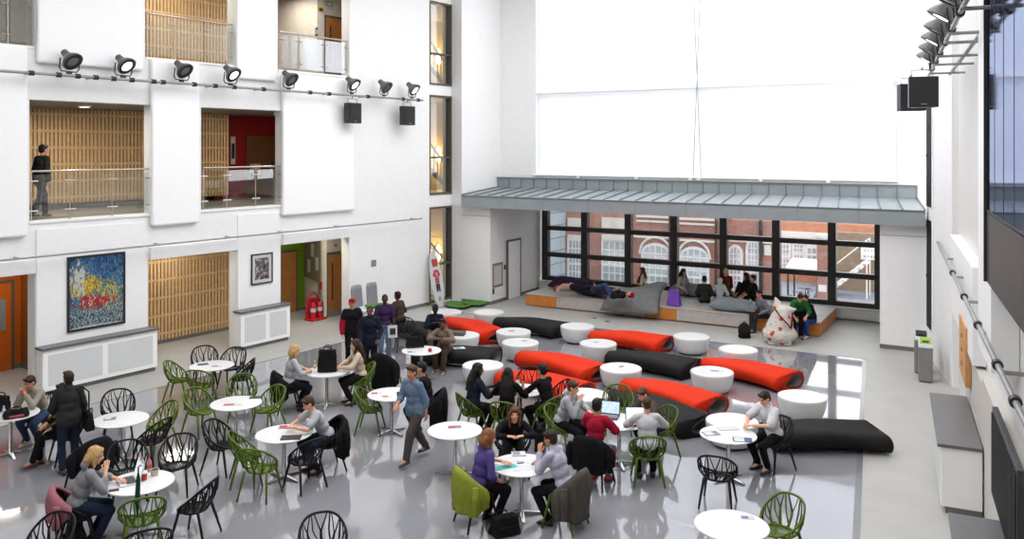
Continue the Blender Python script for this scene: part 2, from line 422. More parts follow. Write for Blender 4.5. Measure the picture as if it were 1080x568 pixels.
for i in range(n+1):
    u = i/n; a = A[1].lerp(A[0], u); b = A[2].lerp(A[3], u); d = BW.u*.012
    a = a+BW.n*.02
    h = Vector((0, 0, .045))
    dd = Vector((d.x, d.y, 0))
    m.hexa([a-dd, a+dd, b+dd, b-dd, a-dd+h, a+dd+h, b+dd+h, b-dd+h])
    s = t0u+(t1u-t0u)*u; m.box(s-.012, s+.012, 27.22, 27.25, 3.93, 4.31, BW)
for i in range(1, 9):
    s = f0+(f1-f0)*i/9; m.box(s-.006, s+.006, MF-.004, MF, 3.37, 3.78, BW)
m.box(f0, f1, MF-.012, MF, 3.765, 3.79, BW); m.box(t0u, t1u, 27.2, 27.46, 4.30, 4.33, BW)
struct('canopy_roof', m, [M_zinc, M_zincdark])

# lower window wall
w0, w1 = BW.s_at(929, MWN), BW.s_at(571, MWN)
m = MB(); m.box(w0-.6, w1+.6, MWN-.05, MWN+.35, 0, .40, BW); struct('wall_under_window', m, M_white)
m = MB(); m.box(w0, w1, MWN-.22, MWN-.05, .30, .36, BW); m.box(w0, w1, MWN-.2, MWN-.06, .07, .30, BW); struct('trim_10', m, pm('white_sill', (.62, .62, .58), .5))
verts = [BW.s_at(x, MWN) for x in (575, 616.5, 662.5, 711, 763, 818.5, 877.5, 927)]
zr = [(.40, .56), (1.30, 1.47), (2.31, 2.48), (3.28, 3.45)]
m = MB()
for s in verts: m.box(s-.125, s+.125, MWN-.06, MWN+.2, .40, 3.45, BW)
for a, b in zip(verts[1:], verts[:-1]):
    for z0, z1 in zr: m.box(a+.125, b-.125, MWN-.05, MWN+.18, z0, z1, BW)
wn = struct('window_4', m, M_frame, bevel=.012)
for a, b in zip(verts[1:], verts[:-1]):
    for (_, z0), (z1, _) in zip(zr[:-1], zr[1:]):
        g = MB(); g.box(a+.12, b-.12, MWN+.06, MWN+.07, z0, z1, BW); obj('window_pane', g, M_winglass, wn)

# upper glazing: frame and two roller blinds
m = MB()
m.box(b0, b1, MU+.22, MU+.3, 4.36, 4.46, BW); m.box(b0, b0+.1, MU+.22, MU+.3, 4.46, 12.2, BW); m.box(b1-.1, b1, MU+.22, MU+.3, 4.46, 12.2, BW)
tm = (b0+b1)/2
m.box(tm-.04, tm+.04, MU+.22, MU+.3, 4.46, 12.2, BW); m.box(b0+.1, b1-.1, MU+.22, MU+.3, 7.36, 7.46, BW)
struct('window_5', m, M_white2)
def cloth_blind(name, z0, z1, label):
    m = MB()
    fr = BW; n = 40
    vs = []; fs = []
    for i in range(n+1):
        s = b0+.03+(b1-b0-.06)*i/n
        q = MU+.10+.006*math.sin(i*1.7)
        vs += [fr.p(s, q, z0), fr.p(s, q, z1), fr.p(s, q+.004, z0), fr.p(s, q+.004, z1)]
    for i in range(n):
        a, b = i*4, i*4+4
        fs += [(a, b, b+1, a+1), (a+2, a+3, b+3, b+2)]
    fs += [(0, 1, 3, 2), (4*n, 4*n+2, 4*n+3, 4*n+1)]
    m.add(vs, fs)
    o = obj(name, m, M_blind); tag(o, label, 'blind')
    k = MB(); k.tube([BW.p(b0+.02, MU+.04, z0), BW.p(b1-.02, MU+.04, z0)], .055, 12); obj('bottom_bar', k, M_white2, o, True)
    return o
def blind_material():
    mt = bpy.data.materials.new('blind_fabric'); mt.use_nodes = True
    nt = mt.node_tree; N = nt.nodes; L = nt.links
    for n in list(N):
        if n.type != 'OUTPUT_MATERIAL': N.remove(n)
    out = [n for n in N if n.type == 'OUTPUT_MATERIAL'][0]
    tc = N.new('ShaderNodeTexCoord'); wv = N.new('ShaderNodeTexNoise'); wv.inputs['Scale'].default_value = .6
    L.new(tc.outputs['Object'], wv.inputs['Vector'])
    r = N.new('ShaderNodeValToRGB'); r.color_ramp.elements[0].color = (.84, .86, .9, 1); r.color_ramp.elements[1].color = (.92, .93, .95, 1)
    L.new(wv.outputs['Fac'], r.inputs['Fac'])
    t = N.new('ShaderNodeBsdfTranslucent'); d = N.new('ShaderNodeBsdfDiffuse')
    L.new(r.outputs['Color'], t.inputs['Color']); L.new(r.outputs['Color'], d.inputs['Color'])
    mx = N.new('ShaderNodeMixShader'); mx.inputs['Fac'].default_value = .3
    L.new(t.outputs[0], mx.inputs[1]); L.new(d.outputs[0], mx.inputs[2]); L.new(mx.outputs[0], out.inputs['Surface'])
    return mt
M_blind = blind_material()
cloth_blind('roller_blind', 4.42, 7.40, 'lower white roller blind glowing with daylight above the grey canopy')
cloth_blind('roller_blind', 7.48, 12.1, 'upper white roller blind filling the tall glazing to the top')
m = MB()
for x in (611, 672, 729, 738, 803, 874):
    s = BW.s_at(x, MU); m.box(s-.06, s+.06, MU-.12, MU+.02, 4.345, 4.42, BW)
m.tube([BW.p(b0-.02, MU-.08, 4.43), BW.p(b1+.05, MU-.08, 4.43)], .035, 8)
struct('trim_11', m, M_white2)
tp = [BW.s_at(x, MU-.15) for x in (731, 742, 733, 739)]
def cable(name, a, b, label):
    k = MB(); k.tube([a, b], .013, 6); o = obj(name, k, M_greybar); return tag(o, label, 'cable')
cable('tension_cable', BW.p(BW.s_at(729, MU-.2), MU-.2, 12.55), BW.p(BW.s_at(739.5, MU-.2), MU-.2, 4.45), 'thin steel cable leaning right down the blinds')
cable('tension_cable', BW.p(BW.s_at(741, MU-.24), MU-.24, 12.55), BW.p(BW.s_at(731, MU-.24), MU-.24, 4.45), 'thin steel cable leaning left down the blinds')
# white door and skirting in the left return under the canopy
RB = Frame((-BW.u.x, -BW.u.y), (BW.n.x, BW.n.y), -t_in)     # s = distance from camera along the return, q into the hall
sd = lambda px: RB.s_at(px, 0)
door('door_5', RB, sd(533.5), sd(548), .045, 0, 2.14, M_white2, handle=False)
k = MB(); k.tube([RB.p(sd(546), .05, .95), RB.p(sd(546), .1, .95)], .02, 8); obj('door_handle', k, M_steel, bpy.data.objects['door_5'])

# ================================================================ wall on the right
c0 = at(977.4, 366.0); k_ = (977.4-CXP)/FPX
C0 = BW.p(tr_out, MB_)
C1 = Vector((9.96, 18.9, 0))
RWc = -1.36
C2 = RW.p((18.75-RWc*RW.n.y)/RW.u.y, RWc); C3 = RW.p(-9, RWc)
def wallseg(m, a, b, th, z0, z1):
    d = (b-a).normalized(); n = Vector((-d.y, d.x, 0))*th
    m.prism([(p.x, p.y) for p in (a, b, b+n, a+n)], z0, z1)
m = MB(); wallseg(m, C0, C1, .6, 0, 12.6); struct('wall_right_pier', m, M_white)
m = MB(); m.prism([(p.x, p.y) for p in (C2, C1+Vector((.03, -.003, 0)), C1+Vector((.8, .1, 0)), C3+Vector((.6, -.2, 0)), C3)], 0, 12.6); struct('wall_right', m, pm('beige_white', (.70, .685, .66), .6, var=.02))
# strip windows in the far pier
dP = (C1-C0).normalized(); nP = Vector((dP.y, -dP.x, 0))
def pp(s, q, z): v = C0+dP*s+nP*q; return Vector((v.x, v.y, z))
for i, (z0, z1) in enumerate(((3.90, 6.6), (.75, 3.55))):
    m = MB(); 
    def pbox(m, s0, s1, q0, q1, z0, z1): m.hexa([pp(s0, q0, z0), pp(s1, q0, z0), pp(s1, q1, z0), pp(s0, q1, z0), pp(s0, q0, z1), pp(s1, q0, z1), pp(s1, q1, z1), pp(s0, q1, z1)])
    pbox(m, .12, .95, .004, .02, z0, z1)
    pbox(m, .12, .95, .02, .035, z0+1.3, z0+1.36)
    o = struct('window_%d' % (6+i), m, pm('dark_window', (.006, .006, .007), .6, spec=.1))
    f = MB(); pbox(f, .06, .12, .004, .03, z0, z1); pbox(f, .95, 1.0, .004, .03, z0, z1); obj('window_frame', f, M_white2, o)
# first-floor spandrel box and upstand of the right gallery
def rs(y, q): return (y-(RWc+q)*RW.n.y)/RW.u.y
RR = Frame(RW.n, RW.u, RWc)
m = MB(); m.box(rs(13.2, 0), rs(18.3, 0), .002, .20, 1.95, 3.52, RR); struct('trim_12', m, M_white2, bevel=.01)
m = MB(); m.box(rs(9.75, 0), rs(11.2, 0), .002, .30, 2.75, 12.6, RR); struct('trim_13', m, M_white, bevel=.01)
# dark glazed box of the meeting room
def tinted_mirror():
    mt = bpy.data.materials.new('tinted_mirror_glass'); mt.use_nodes = True; nt = mt.node_tree; N = nt.nodes; L = nt.links
    for n in list(N):
        if n.type != 'OUTPUT_MATERIAL': N.remove(n)
    out = [n for n in N if n.type == 'OUTPUT_MATERIAL'][0]
    d = N.new('ShaderNodeBsdfDiffuse'); d.inputs['Color'].default_value = (.02, .022, .03, 1)
    g = N.new('ShaderNodeBsdfGlossy'); g.inputs['Color'].default_value = (.36, .40, .52, 1); g.inputs['Roughness'].default_value = .05
    mx = N.new('ShaderNodeMixShader'); mx.inputs['Fac'].default_value = .8
    L.new(d.outputs[0], mx.inputs[1]); L.new(g.outputs[0], mx.inputs[2]); L.new(mx.outputs[0], out.inputs['Surface'])
    return mt
Y0, Y1 = 9.7, 1.0
m = MB(); m.box(rs(Y1, .36), rs(Y0, .36), .002, .36, 3.86, 4.66, RR); struct('trim_14', m, pm('bronze_cladding', (.055, .050, .048), .35, metal=.3, var=.15))
m = MB(); m.box(rs(Y1, .36), rs(Y0, .36), .002, .36, 4.68, 12.0, RR)
wb = struct('window_8', m, tinted_mirror())
f = MB()
for i in range(12):
    s = rs(Y0-.02-i*.72, .36); f.box(s-.008, s+.008, .36, .363, 4.68, 12, RR)
for z in (4.68, 7.4, 9.2): f.box(rs(Y1, .36), rs(Y0, .36), .36, .364, z-.008, z+.02, RR)
f.box(rs(Y0, .36), rs(Y0, .36)+.05, .0, .39, 3.86, 12, RR)
obj('window_frame', f, M_frame, wb)

# radiator casings along both walls
def casing(fr, s0, s1, q0, q1, h, label, near_plinth=True, panels=2):
    c = fr.p((s0+s1)/2, q0)
    o = thing('radiator_casing', label, 'radiator casing', c, 0)
    F = Frame(fr.n, fr.u, fr.c)
    off = Vector((c.x, c.y, 0))
    def B(m, *a):
        k = MB(); k.box(*a, F); k.v = [tuple(Vector(v)-off) for v in k.v]; m.add(k.v, k.f)
    b = MB(); B(b, s0, s1, q0, q1, .10, h); obj('body', b, M_white2, o, bevel=.008)
    g = MB(); w = (s1-s0)/panels
    for i in range(panels): B(g, s0+i*w+.12, s0+(i+1)*w-.12 if i == panels-1 else s0+(i+1)*w-.02, q1, q1+.006, .2, h-.12)
    obj('front_panel', g, pm('pale_grey_panel', (.66, .67, .67), .5, var=.02), o)
    t = MB(); B(t, s0-.03, s1+.03, q0, q1+.05, h, h+.05); obj('top_ledge', t, M_ledge, o, bevel=.006)
    p = MB(); B(p, s0+.02, s1-.02, q0, q1-.06, 0, .10); obj('plinth', p, M_skirt, o)
    return o
casing(LW, sx(45, .35), sx(166, .35), .035, .35, 1.0, 'long white radiator casing under the colourful painting')
casing(LW, sx(254, .35), sx(306, .35), .035, .35, 1.0, 'short white radiator casing under the small black and white picture')
casing(RR, rs(12.4, .7), rs(14.95, .7), .16, .70, .98, 'white casing with slate ledge beside the wooden wall panel', panels=1)
casing(RR, rs(6.5, .7), rs(10.0, .7), .16, .70, .98, 'white casing with slate ledge at the bottom edge, nearest the viewer', panels=2)
# lining between and over the casings
m = MB(); m.box(rs(6.0, 0), rs(12.4, 0), .002, .14, 0, 2.0, RR); m.box(rs(12.4, 0), rs(15.2, 0), .002, .14, 0, 1.9, RR); struct('trim_15', m, pm('warm_lining', (.56, .53, .49), .6, var=.02))

# ceiling with a long rooflight, and the wall behind the viewer
def ceil():
    m = MB(); S = [-6, 1.5, 13.5, 34]; Q = [-8, 1.0, 25.5, 29]
    for i in range(3):
        for j in range(3):
            if i == 1 and j == 1: continue
            m.box(S[i], S[i+1], Q[j], Q[j+1], 12.6, 12.9, BW)
    for k in range(1, 6):
        q = 1.0+24.5*k/6; m.box(1.5, 13.5, q-.12, q+.12, 12.6, 12.9, BW)
    struct('ceiling', m, M_white)
ceil()
m = MB(); m.box(-6, 30, -8, -7.8, 0, 12.6, BW); struct('wall_front', m, M_white)
# ================================================================ furniture materials
M_chairgreen = pm('green_chair_plastic', srgb(84, 106, 26), .5, var=.12, spec=.3)
M_chairblack = pm('black_chair_plastic', (.007, .0065, .0065), .5, var=.2, spec=.22)
M_tabletop = pm('white_laminate', (.71, .71, .70), .3, var=.01)
M_chrome = pm('chrome', (.62, .62, .63), .18, metal=1.0)
M_pouf = pm('white_gloss_pouf', (.69, .69, .685), .3, var=.012)
M_benchred = pm('orange_red_felt', srgb(202, 45, 12), .8, var=.07, bump=.15, bscale=120, spec=.2)
M_benchblack = pm('charcoal_felt', (.014, .0125, .012), .8, var=.12, bump=.15, bscale=120, spec=.2)
M_lining = pm('grey_lining', srgb(140, 138, 136), .7)
M_maroon = pm('maroon_piping', srgb(105, 12, 22), .5)
M_blackpipe = pm('black_piping', (.014, .013, .013), .5)

# ---------------------------------------------------------------- woven plastic chair (faces +Y, origin on the floor below the seat)
def rim(phi):      # phi 0 = top of the back, +-PI = middle of the front edge
    sn = math.sin(phi); sq = math.copysign(abs(sn)**.72, sn) if abs(phi) < PI/2 else sn
    y = -.235*math.cos(phi)-.035*math.cos(phi/2)**2; x = .29*sq*(1 if abs(phi) < 1.6 else 1-.16*(abs(phi)-1.6)/1.54)
    u = (1+math.cos(phi))/2
    return Vector((x, y, .418+.412*u**1.1))
def inner(phi):    # edge of the seat bowl
    return Vector((.205*math.sin(phi), -.165*math.cos(phi)+.015, .42))
def seatpt(x, y):
    return Vector((x, y, .425-.012*math.cos(x*5)))
def chair_proto():
    b = MB(); n = 40
    b.tube([rim(-PI+2*PI*i/n) for i in range(n)], .0165, 7, closed=True)
    def shell(p, t):   # a point of the woven shell between the seat edge (t=0) and the rim (t=1)
        P0, P1 = inner(p*.94), rim(p); out = Vector((P0.x, P0.y, 0)).normalized()
        return P0.lerp(P1, t)+out*(.032*math.sin(PI*t))-Vector((0, 0, .02*math.sin(PI*t)))
    k = 9
    for i in range(k):
        p = -2.25+4.5*i/(k-1); f = .42+.16*((i*7) % 3)/2; dl = .17+.05*(i % 2)
        b.tube([shell(p, f*t/4) for t in range(5)], [.022, .021, .020, .018, .017], 6, flat=.5)
        for sg, ff in ((-1, 1.0), (1, 1.0)):
            b.tube([shell(p+sg*dl*t/4, f+(1-f)*t/4) for t in range(5)], [.016, .014, .013, .012, .012], 6, flat=.55)
        if i < k-1:
            q = p+4.5/(k-1)/2
            b.tube([shell(p+.02, .12).lerp(shell(q, .5), t/3) if t < 3 else shell(q, .55) for t in range(4)]+[shell(q, 1)], [.014, .013, .012, .012, .011], 6, flat=.55)
    s = MB()
    s.tube([inner(-PI+2*PI*i/28) for i in range(28)], .016, 6, closed=True)
    for i in range(-4, 5):
        x = i*.043; yy = .165*math.sqrt(max(0, 1-(x/.205)**2))
        pts = [seatpt(x*(1-.25*abs(t)), .015+yy*t) for t in (-1, -.5, 0, .5, 1)]
        s.tube(pts, .012, 6, flat=.6)
    for i in range(-3, 4):
        x = i*.05; s.tube([seatpt(x*.4, -.14), seatpt(x, .02), seatpt(x*1.3+.02, .15)], .009, 6, flat=.6)
    for i in range(5):  # front lip: from bowl to the front of the rim
        p = PI-.75+1.5*i/4; s.tube([inner(p), rim(p if p <= PI else p-2*PI)], [.014, .012], 6, flat=.7)
    b2 = thing('chair', 'chair', 'chair')
    obj('backrest', b, M_chairblack, b2, 'all'); obj('seat', s, M_chairblack, b2, 'all')
    for sxx, syy in ((-1, 1), (1, 1), (-1, -1), (1, -1)):
        l = MB()
        top = Vector((sxx*.185, .015+syy*.14, .435)); bot = Vector((sxx*.245, syy*.225+(.03 if syy > 0 else -.02), 0))
        l.tube([top, top.lerp(bot, .5), bot], [.022, .019, .014], 8); obj('leg', l, M_chairblack, b2, 'all')
    return b2
CH = {'b': None, 'g': None}
def chair(px, py, target, col, label, group, z=.44, rot=None):
    """px,py: where the middle of the seat is seen"""
    loc = at(px, py, z) if not isinstance(px, Vector) else px.copy(); loc.z = 0.0045
    tg = target if isinstance(target, Vector) else at(*target, .44)
    rz = face(loc, tg) if rot is None else rot
    if CH['b'] is None:
        CH['b'] = r = chair_proto(); r.name = 'woven_chair'; r.location = loc; r.rotation_euler = (0, 0, rz); r['label'] = label; r['group'] = group
        if col == 'g': raise ValueError
        return r
    if col == 'g' and CH['g'] is None:
        CH['g'] = r = copy_tree(CH['b'], loc, rz, label, group, swap=M_chairgreen); return r
    return copy_tree(CH[col], loc, rz, label, group)

# ---------------------------------------------------------------- pedestal café table
TABLE = None; TZ = .735
def table(px, py, label):
    global TABLE
    loc = at(px, py, TZ); loc.z = .0045
    if TABLE is None:
        TABLE = r = thing('cafe_table', label, 'table', loc, .4, 'round white cafe tables')
        t = MB(); R = .4575; t.lathe([(0, TZ-.0285), (R-.02, TZ-.0285), (R-.004, TZ-.022), (R, TZ-.014), (R-.004, TZ-.006), (R-.012, TZ-.0045), (0, TZ-.0045)], 56); obj('tabletop', t, M_tabletop, r, True)
        t = MB(); t.lathe([(.0, .03), (.045, .03), (.034, .06), (.032, .69), (.11, .70), (.11, .706), (0, .706)], 20); obj('column', t, M_chrome, r, True)
        for k in range(4):
            a = k*PI/2; d = Vector((math.cos(a), math.sin(a), 0)); n = Vector((-d.y, d.x, 0))
            l = MB(); w0, w1 = .03, .02
            z = Vector((0, 0, 1))
            l.hexa([n*-w0+d*.02+z*.02, d*.33+n*-w1+z*.001, d*.33+n*w1+z*.001, d*.02+n*w0+z*.02, n*-w0+d*.02+z*.055, d*.33+n*-w1+z*.02, d*.33+n*w1+z*.02, n*w0+d*.02+z*.055])
            obj('foot', l, M_chrome, r, bevel=.004)
        return r
    return copy_tree(TABLE, loc, random.uniform(0, 1.5), label)

# ---------------------------------------------------------------- bowl shaped pouf tables
POUF = None
def pouf(px, py, label):
    loc = at(px, py, .45); loc.z = .0045
    POUFS.append([loc, label])
def build_pouf(loc, label):
    global POUF
    if POUF is None:
        POUF = r = thing('pouf_table', label, 'pouf', loc, 0, 'white bowl shaped pouf tables')
        R = .475
        t = MB(); t.lathe([(0, .03), (.33, .03), (.36, .042), (.395, .09), (.435, .18), (.46, .28), (R-.003, .38), (R, .418), (R-.008, .438), (R-.03, .447), (R-.06, .4455), (0, .4455)], 56); obj('body', t, M_pouf, r, True)
        t = MB(); t.lathe([(0, 0), (.29, 0), (.29, .03), (0, .03)], 40); obj('foot_ring', t, M_black, r, True)
        return r
    return copy_tree(POUF, loc, 0, label)

# ---------------------------------------------------------------- rolled felt benches
def hull_section(*circles, mirror=False):
    pts = []
    for i in range(360):
        a = 2*PI*i/360-PI/2; d = Vector((math.cos(a), math.sin(a)))
        c, r = max(circles, key=lambda c: c[0].dot(d)+c[1]); pts.append(c+d*r)
    if mirror: pts = [Vector((-p.x, p.y)) for p in pts][::-1]
    dense = []
    for a, b in zip(pts, pts[1:]+pts[:1]):
        k = max(1, int((b-a).length/.004))
        dense += [a.lerp(b, t/k) for t in range(k)]
    i0 = min(range(len(dense)), key=lambda i: abs(dense[i].x)+(10 if dense[i].y > .2 else 0))
    dense = dense[i0:]+dense[:i0]
    L = [0]
    for a, b in zip(dense, dense[1:]+dense[:1]): L.append(L[-1]+(b-a).length)
    n = 48; out = []; j = 0
    for i in range(n):
        t = L[-1]*i/n
        while L[j+1] < t: j += 1
        out.append(dense[j])
    return out
_big, _tip = (Vector((.235, .205)), .20), (Vector((-.335, .165)), .155)
SR, SL_ = hull_section(_big, _tip), hull_section(_big, _tip, mirror=True)
SM = hull_section(*[(Vector((x, z)), .11) for x, z in ((.34, .30), (.27, .21), (-.27, .21), (-.34, .30))])
hb, ht = (Vector((.235, .205)), .168), (Vector((-.07, .155)), .055)
IR, IL = hull_section(hb, ht), hull_section(hb, ht, mirror=True)
IM = hull_section(*[(Vector((x, z)), .08) for x, z in ((.34, .30), (.27, .21), (-.27, .21), (-.34, .30))])
def bench_mesh(L, off, shear=.24):
    m = 22; rings = []; A_, B_, C_ = (SM, SR, SL_) if not off else (IM, IR, IL)
    for i in range(m+1):
        v = -1+2*i/m; w = abs(v)**1.5; ring = []; n = len(A_)
        for k in range(n): ring.append(A_[k].lerp((B_ if v > 0 else C_)[k], w))
        out = []
        for k, p in enumerate(ring):
            d = ring[(k+1) % n]-ring[k-1]; nn = Vector((d.y, -d.x)); nn.normalize()
            q = p
            x = v*L/2+shear*p.x*abs(v)**3-(.012*v*abs(v)**6 if off else 0)
            out.append(Vector((x, q.x, max(q.y-.012*(1-v*v), .002+off))))
        rings.append(out)
    return rings
BENCHES, POUFS = [], []
def bench(lx, ly, rx, ry, col, label, zt=.37, shear=.24):
    a = at(lx, ly, zt); b = at(rx, ry, zt); c = (a+b)/2; c.z = 0; L = (b-a).length
    d = b-a; d.z = 0; d.normalize()
    BENCHES.append([c, d, min(max(L, 1.95), 2.2), col, label, shear])
def build_bench(c, d, L, col, label, shear):
    rz = math.atan2(d.y, d.x)
    r = thing('felt_bench', label, 'bench', (c.x, c.y, .0045), rz, 'rolled felt benches')
    mat = M_benchred if col == 'r' else M_benchblack; pip = M_maroon if col == 'r' else M_blackpipe
    O = bench_mesh(L, 0, shear); I = bench_mesh(L, .028, shear)
    def skin(R):
        m = MB(); n = len(R[0])
        m.add([p for ring in R for p in ring], [(i*n+k, i*n+(k+1) % n, (i+1)*n+(k+1) % n, (i+1)*n+k) for i in range(len(R)-1) for k in range(n)])
        return m
    cov = skin(O); n = len(O[0])
    for e in (0, -1): cov.add(O[e]+I[e], [(k, (k+1) % n, n+(k+1) % n, n+k) if e else (n+k, n+(k+1) % n, (k+1) % n, k) for k in range(n)])
    weld(obj('cover', cov, mat, r, True)); obj('lining', skin(I), M_lining, r, 'all')
    for e in (0, -1):
        m = MB(); m.tube([q+(q-p).normalized()*-.012 for p, q in zip(O[e], I[e])], .0155, 8, closed=True); obj('piping', m, pip, r, 'all')
    return r
def settle():
    """ease apart poufs and benches that would touch"""
    for it in range(60):
        for B in BENCHES:
            c, d, L = B[:3]; n = Vector((-d.y, d.x, 0)); hx, hy = L/2+.12, .46
            for P in POUFS:
                v = P[0]-c; x, y = v.dot(d), v.dot(n); R = .49
                qx, qy = max(-hx, min(hx, x)), max(-hy, min(hy, y))
                e = Vector((x-qx, y-qy))
                if e.length < R:
                    if e.length > 1e-3: k = e.normalized()*(R-e.length)
                    else:
                        k = Vector((0, math.copysign(hy+R-abs(y), y))) if hy-abs(y) < hx-abs(x) else Vector((math.copysign(hx+R-abs(x), x), 0))
                    w = d*k.x+n*k.y; P[0] += w*.25; B[0] -= w*.15; c = B[0]
        for i in range(len(POUFS)):
            for j in range(i):
                v = POUFS[i][0]-POUFS[j][0]
                if v.length < .98: w = v.normalized()*(.98-v.length)*.25; POUFS[i][0] += w; POUFS[j][0] -= w
# ================================================================ placing: pouf tables and benches
for a in [
 (476, 330, 'white pouf beside the seated person in a black cap, behind the grey book one'),
 (525.6, 329.7, 'white pouf at the far edge of the seating, left end of the far charcoal bench'),
 (533, 346, 'white pouf with a small leaflet, right end of the farthest orange bench'),
 (487, 352.5, 'white pouf with a thick grey book lying on it'),
 (546, 363.5, 'white pouf between the charcoal bench with paper and an orange bench'),
 (511, 384.5, 'white pouf behind the long-haired woman in black, left of the low orange bench'),
 (609, 343, 'white pouf at the right end of the farthest charcoal bench'),
 (636.6, 362, 'white pouf left of the charcoal bench in the middle'),
 (641, 384, 'white pouf in the centre between two orange benches, with specks on top'),
 (613, 412.5, 'white pouf behind the man in the grey hoodie'),
 (712, 352, 'white pouf at the right end of the back orange bench'),
 (778.6, 367.5, 'white pouf farthest right at the back, before the floral beanbag'),
 (751, 391, 'white pouf with a leaflet between two right-hand orange benches'),
 (846, 417, 'white pouf by itself beside the right charcoal bench'),
 (777.5, 439, 'white pouf behind the table of the man in a white shirt')]: pouf(*a)
for a in [
 (480, 334.5, 523, 349.5, 'r', 'farthest left orange bench, behind the seated person in black cap'),
 (420, 337, 472, 350, 'b', 'charcoal bench the two people beside the surfboard sit on'),
 (456, 367, 530, 370, 'b', 'charcoal bench with a sheet of paper on it'),
 (537, 335, 600, 343, 'b', 'farthest charcoal bench in front of the timber platform'),
 (556, 369.5, 627, 386, 'r', 'orange bench in the middle, left of the speckled pouf'),
 (626, 348, 695, 356, 'r', 'orange bench at the back, in front of the large grey beanbag'),
 (646, 369, 727, 381, 'b', 'charcoal bench in the middle, between two rows of orange benches'),
 (751, 377, 834, 394, 'r', 'orange bench farthest right with its open looped end'),
 (669, 399, 752, 420, 'r', 'orange bench behind the bent-over man in brown, looped end showing'),
 (541, 392, 612, 407, 'r', 'orange bench half hidden behind the three women in black'),
 (660, 414, 742, 443, 'b', 'charcoal bench along the front of an orange bench, behind the laptop table'),
 (800, 449.5, 911, 449.5, 'b', 'charcoal bench right of the man in a white shirt', .37, -.25)]: bench(*a)

settle()
for B in BENCHES: build_bench(*B)
for P in POUFS: build_pouf(*P)
# ================================================================ café tables
T = {}
for k, px, py, lab in [
 ('far', 223.3, 385, 'farthest café table by the slatted wall, with a blue booklet'),
 ('phone', 249, 424.5, 'café table with red leaflet and dark phone amid green chairs'),
 ('booklet', 127, 441.5, 'café table with one small grey booklet'),
 ('writer', 299.5, 456.5, 'café table the man in a white tee writes at'),
 ('bag', 344.6, 391, 'café table under the big black bag'),
 ('walker', 413, 415, 'café table with leaflets and a brown cup behind the walking man'),
 ('apple', 444.6, 369, 'café table with the black case and red apple'),
 ('empty', 479.7, 453, 'unoccupied café table with one leaflet in the middle'),
 ('edge', 11, 436, 'café table cut by the left edge of view, bag on it'),
 ('laptop', 147.5, 508, 'café table with the white laptop and red cup'),
 ('women', 549, 411, 'café table between the three women in black'),
 ('papers', 550, 489.5, 'café table covered with papers and a teal folder'),
 ('screens', 653, 444, 'café table with two open laptops'),
 ('shirt', 768, 457.5, 'café table the man in a white shirt reads at'),
 ('front', 771.5, 553, 'large-looking café table nearest the viewer, with a bluish leaflet')]:
    T[k] = table(px, py, lab.replace('café', 'cafe'))
TP = {k: Vector((t.location.x, t.location.y, 0)) for k, t in T.items()}
G = 'woven plastic chairs'
def ch(px, py, tk, col, label, gap=None, **k):
    if gap and isinstance(tk, str):
        v = at(px, py, .44); v.z = 0; d = v-TP[tk]
        if d.length < gap: v = TP[tk]+d.normalized()*gap
        return chair(v, 0, TP[tk], col, label, G, **k)
    return chair(px, py, TP[tk] if isinstance(tk, str) else tk, col, label, G, **k)
ch(216, 385, 'far', 'b', 'black woven chair behind the farthest table, its left one by the slatted wall')
ch(245, 387, 'far', 'b', 'black woven chair behind the farthest table, nearest the slatted wall right end')
ch(255, 398, 'far', 'b', 'black woven chair right of the farthest table, side on')
ch(187.5, 400, 'far', 'g', 'green woven chair left of the farthest table')
ch(212, 406.5, 'far', 'g', 'green woven chair in front of the farthest table')
ch(211, 433, 'phone', 'g', 'green woven chair left of the table with dark phone')
ch(255, 418, 'phone', 'g', 'green woven chair behind the table with dark phone')
ch(284, 431, 'phone', 'g', 'green woven chair right of the table with dark phone')
ch(124.5, 436, 'booklet', 'b', 'black woven chair behind the table with one grey booklet')
ch(170, 449, 'booklet', 'g', 'green woven chair right of the table with one grey booklet')
ch(161, 464, 'booklet', 'b', 'black woven chair overlapping a green one, right of the grey booklet')
ch(233.5, 469, 'writer', 'b', 'black woven chair left of the writing man\'s table')
ch(259, 480, 'writer', 'g', 'green woven chair at the writing man\'s table, back one of two')
ch(274, 494, 'writer', 'g', 'green woven chair in front of the writing man\'s table')
ch(322, 485, 'writer', 'b', 'black woven chair standing free at the front right of the writing man\'s table')
ch(187, 489, 'laptop', 'b', 'black woven chair behind right of the white laptop')
ch(207, 534, 'laptop', 'b', 'black woven chair on its own side on, right of the red cup')
ch(135, 496, 'laptop', 'b', 'black woven chair behind the white laptop screen')
ch(150, 548, 'laptop', 'g', 'green woven chair in front of the white laptop with a dark green umbrella')
ch(155, 583, 'laptop', 'b', 'black woven chair cut by the bottom edge below the green one')
ch(50, 583, Vector((-6, 9, 0)), 'b', 'black woven chair at the bottom left corner, only its rim showing')
ch(341, 583, Vector((-1.5, 8, 0)), 'b', 'black woven chair cut by the bottom edge on its own, only its rim showing')
ch(390, 431, 'walker', 'g', 'green woven chair in front of the table with a brown cup')
ch(559, 410.5, 'women', 'b', 'black woven chair against the orange bench, behind the three women')
ch(588.5, 423, 'women', 'b', 'black woven chair right of the three women, by the white pouf')
ch(652, 431, 'screens', 'g', 'green woven chair behind the open laptops')
ch(757, 502, 'shirt', 'b', 'black woven chair in front of the man in a white shirt')
ch(823, 558, 'front', 'g', 'green woven chair beside the nearest table at the bottom edge')
ch(427, 352, 'apple', 'b', 'black woven chair behind the table with the red apple')
ch(408, 389, Vector((-1.9, 20.5, 0)), 'g', 'green woven chair with the long black coat across it')
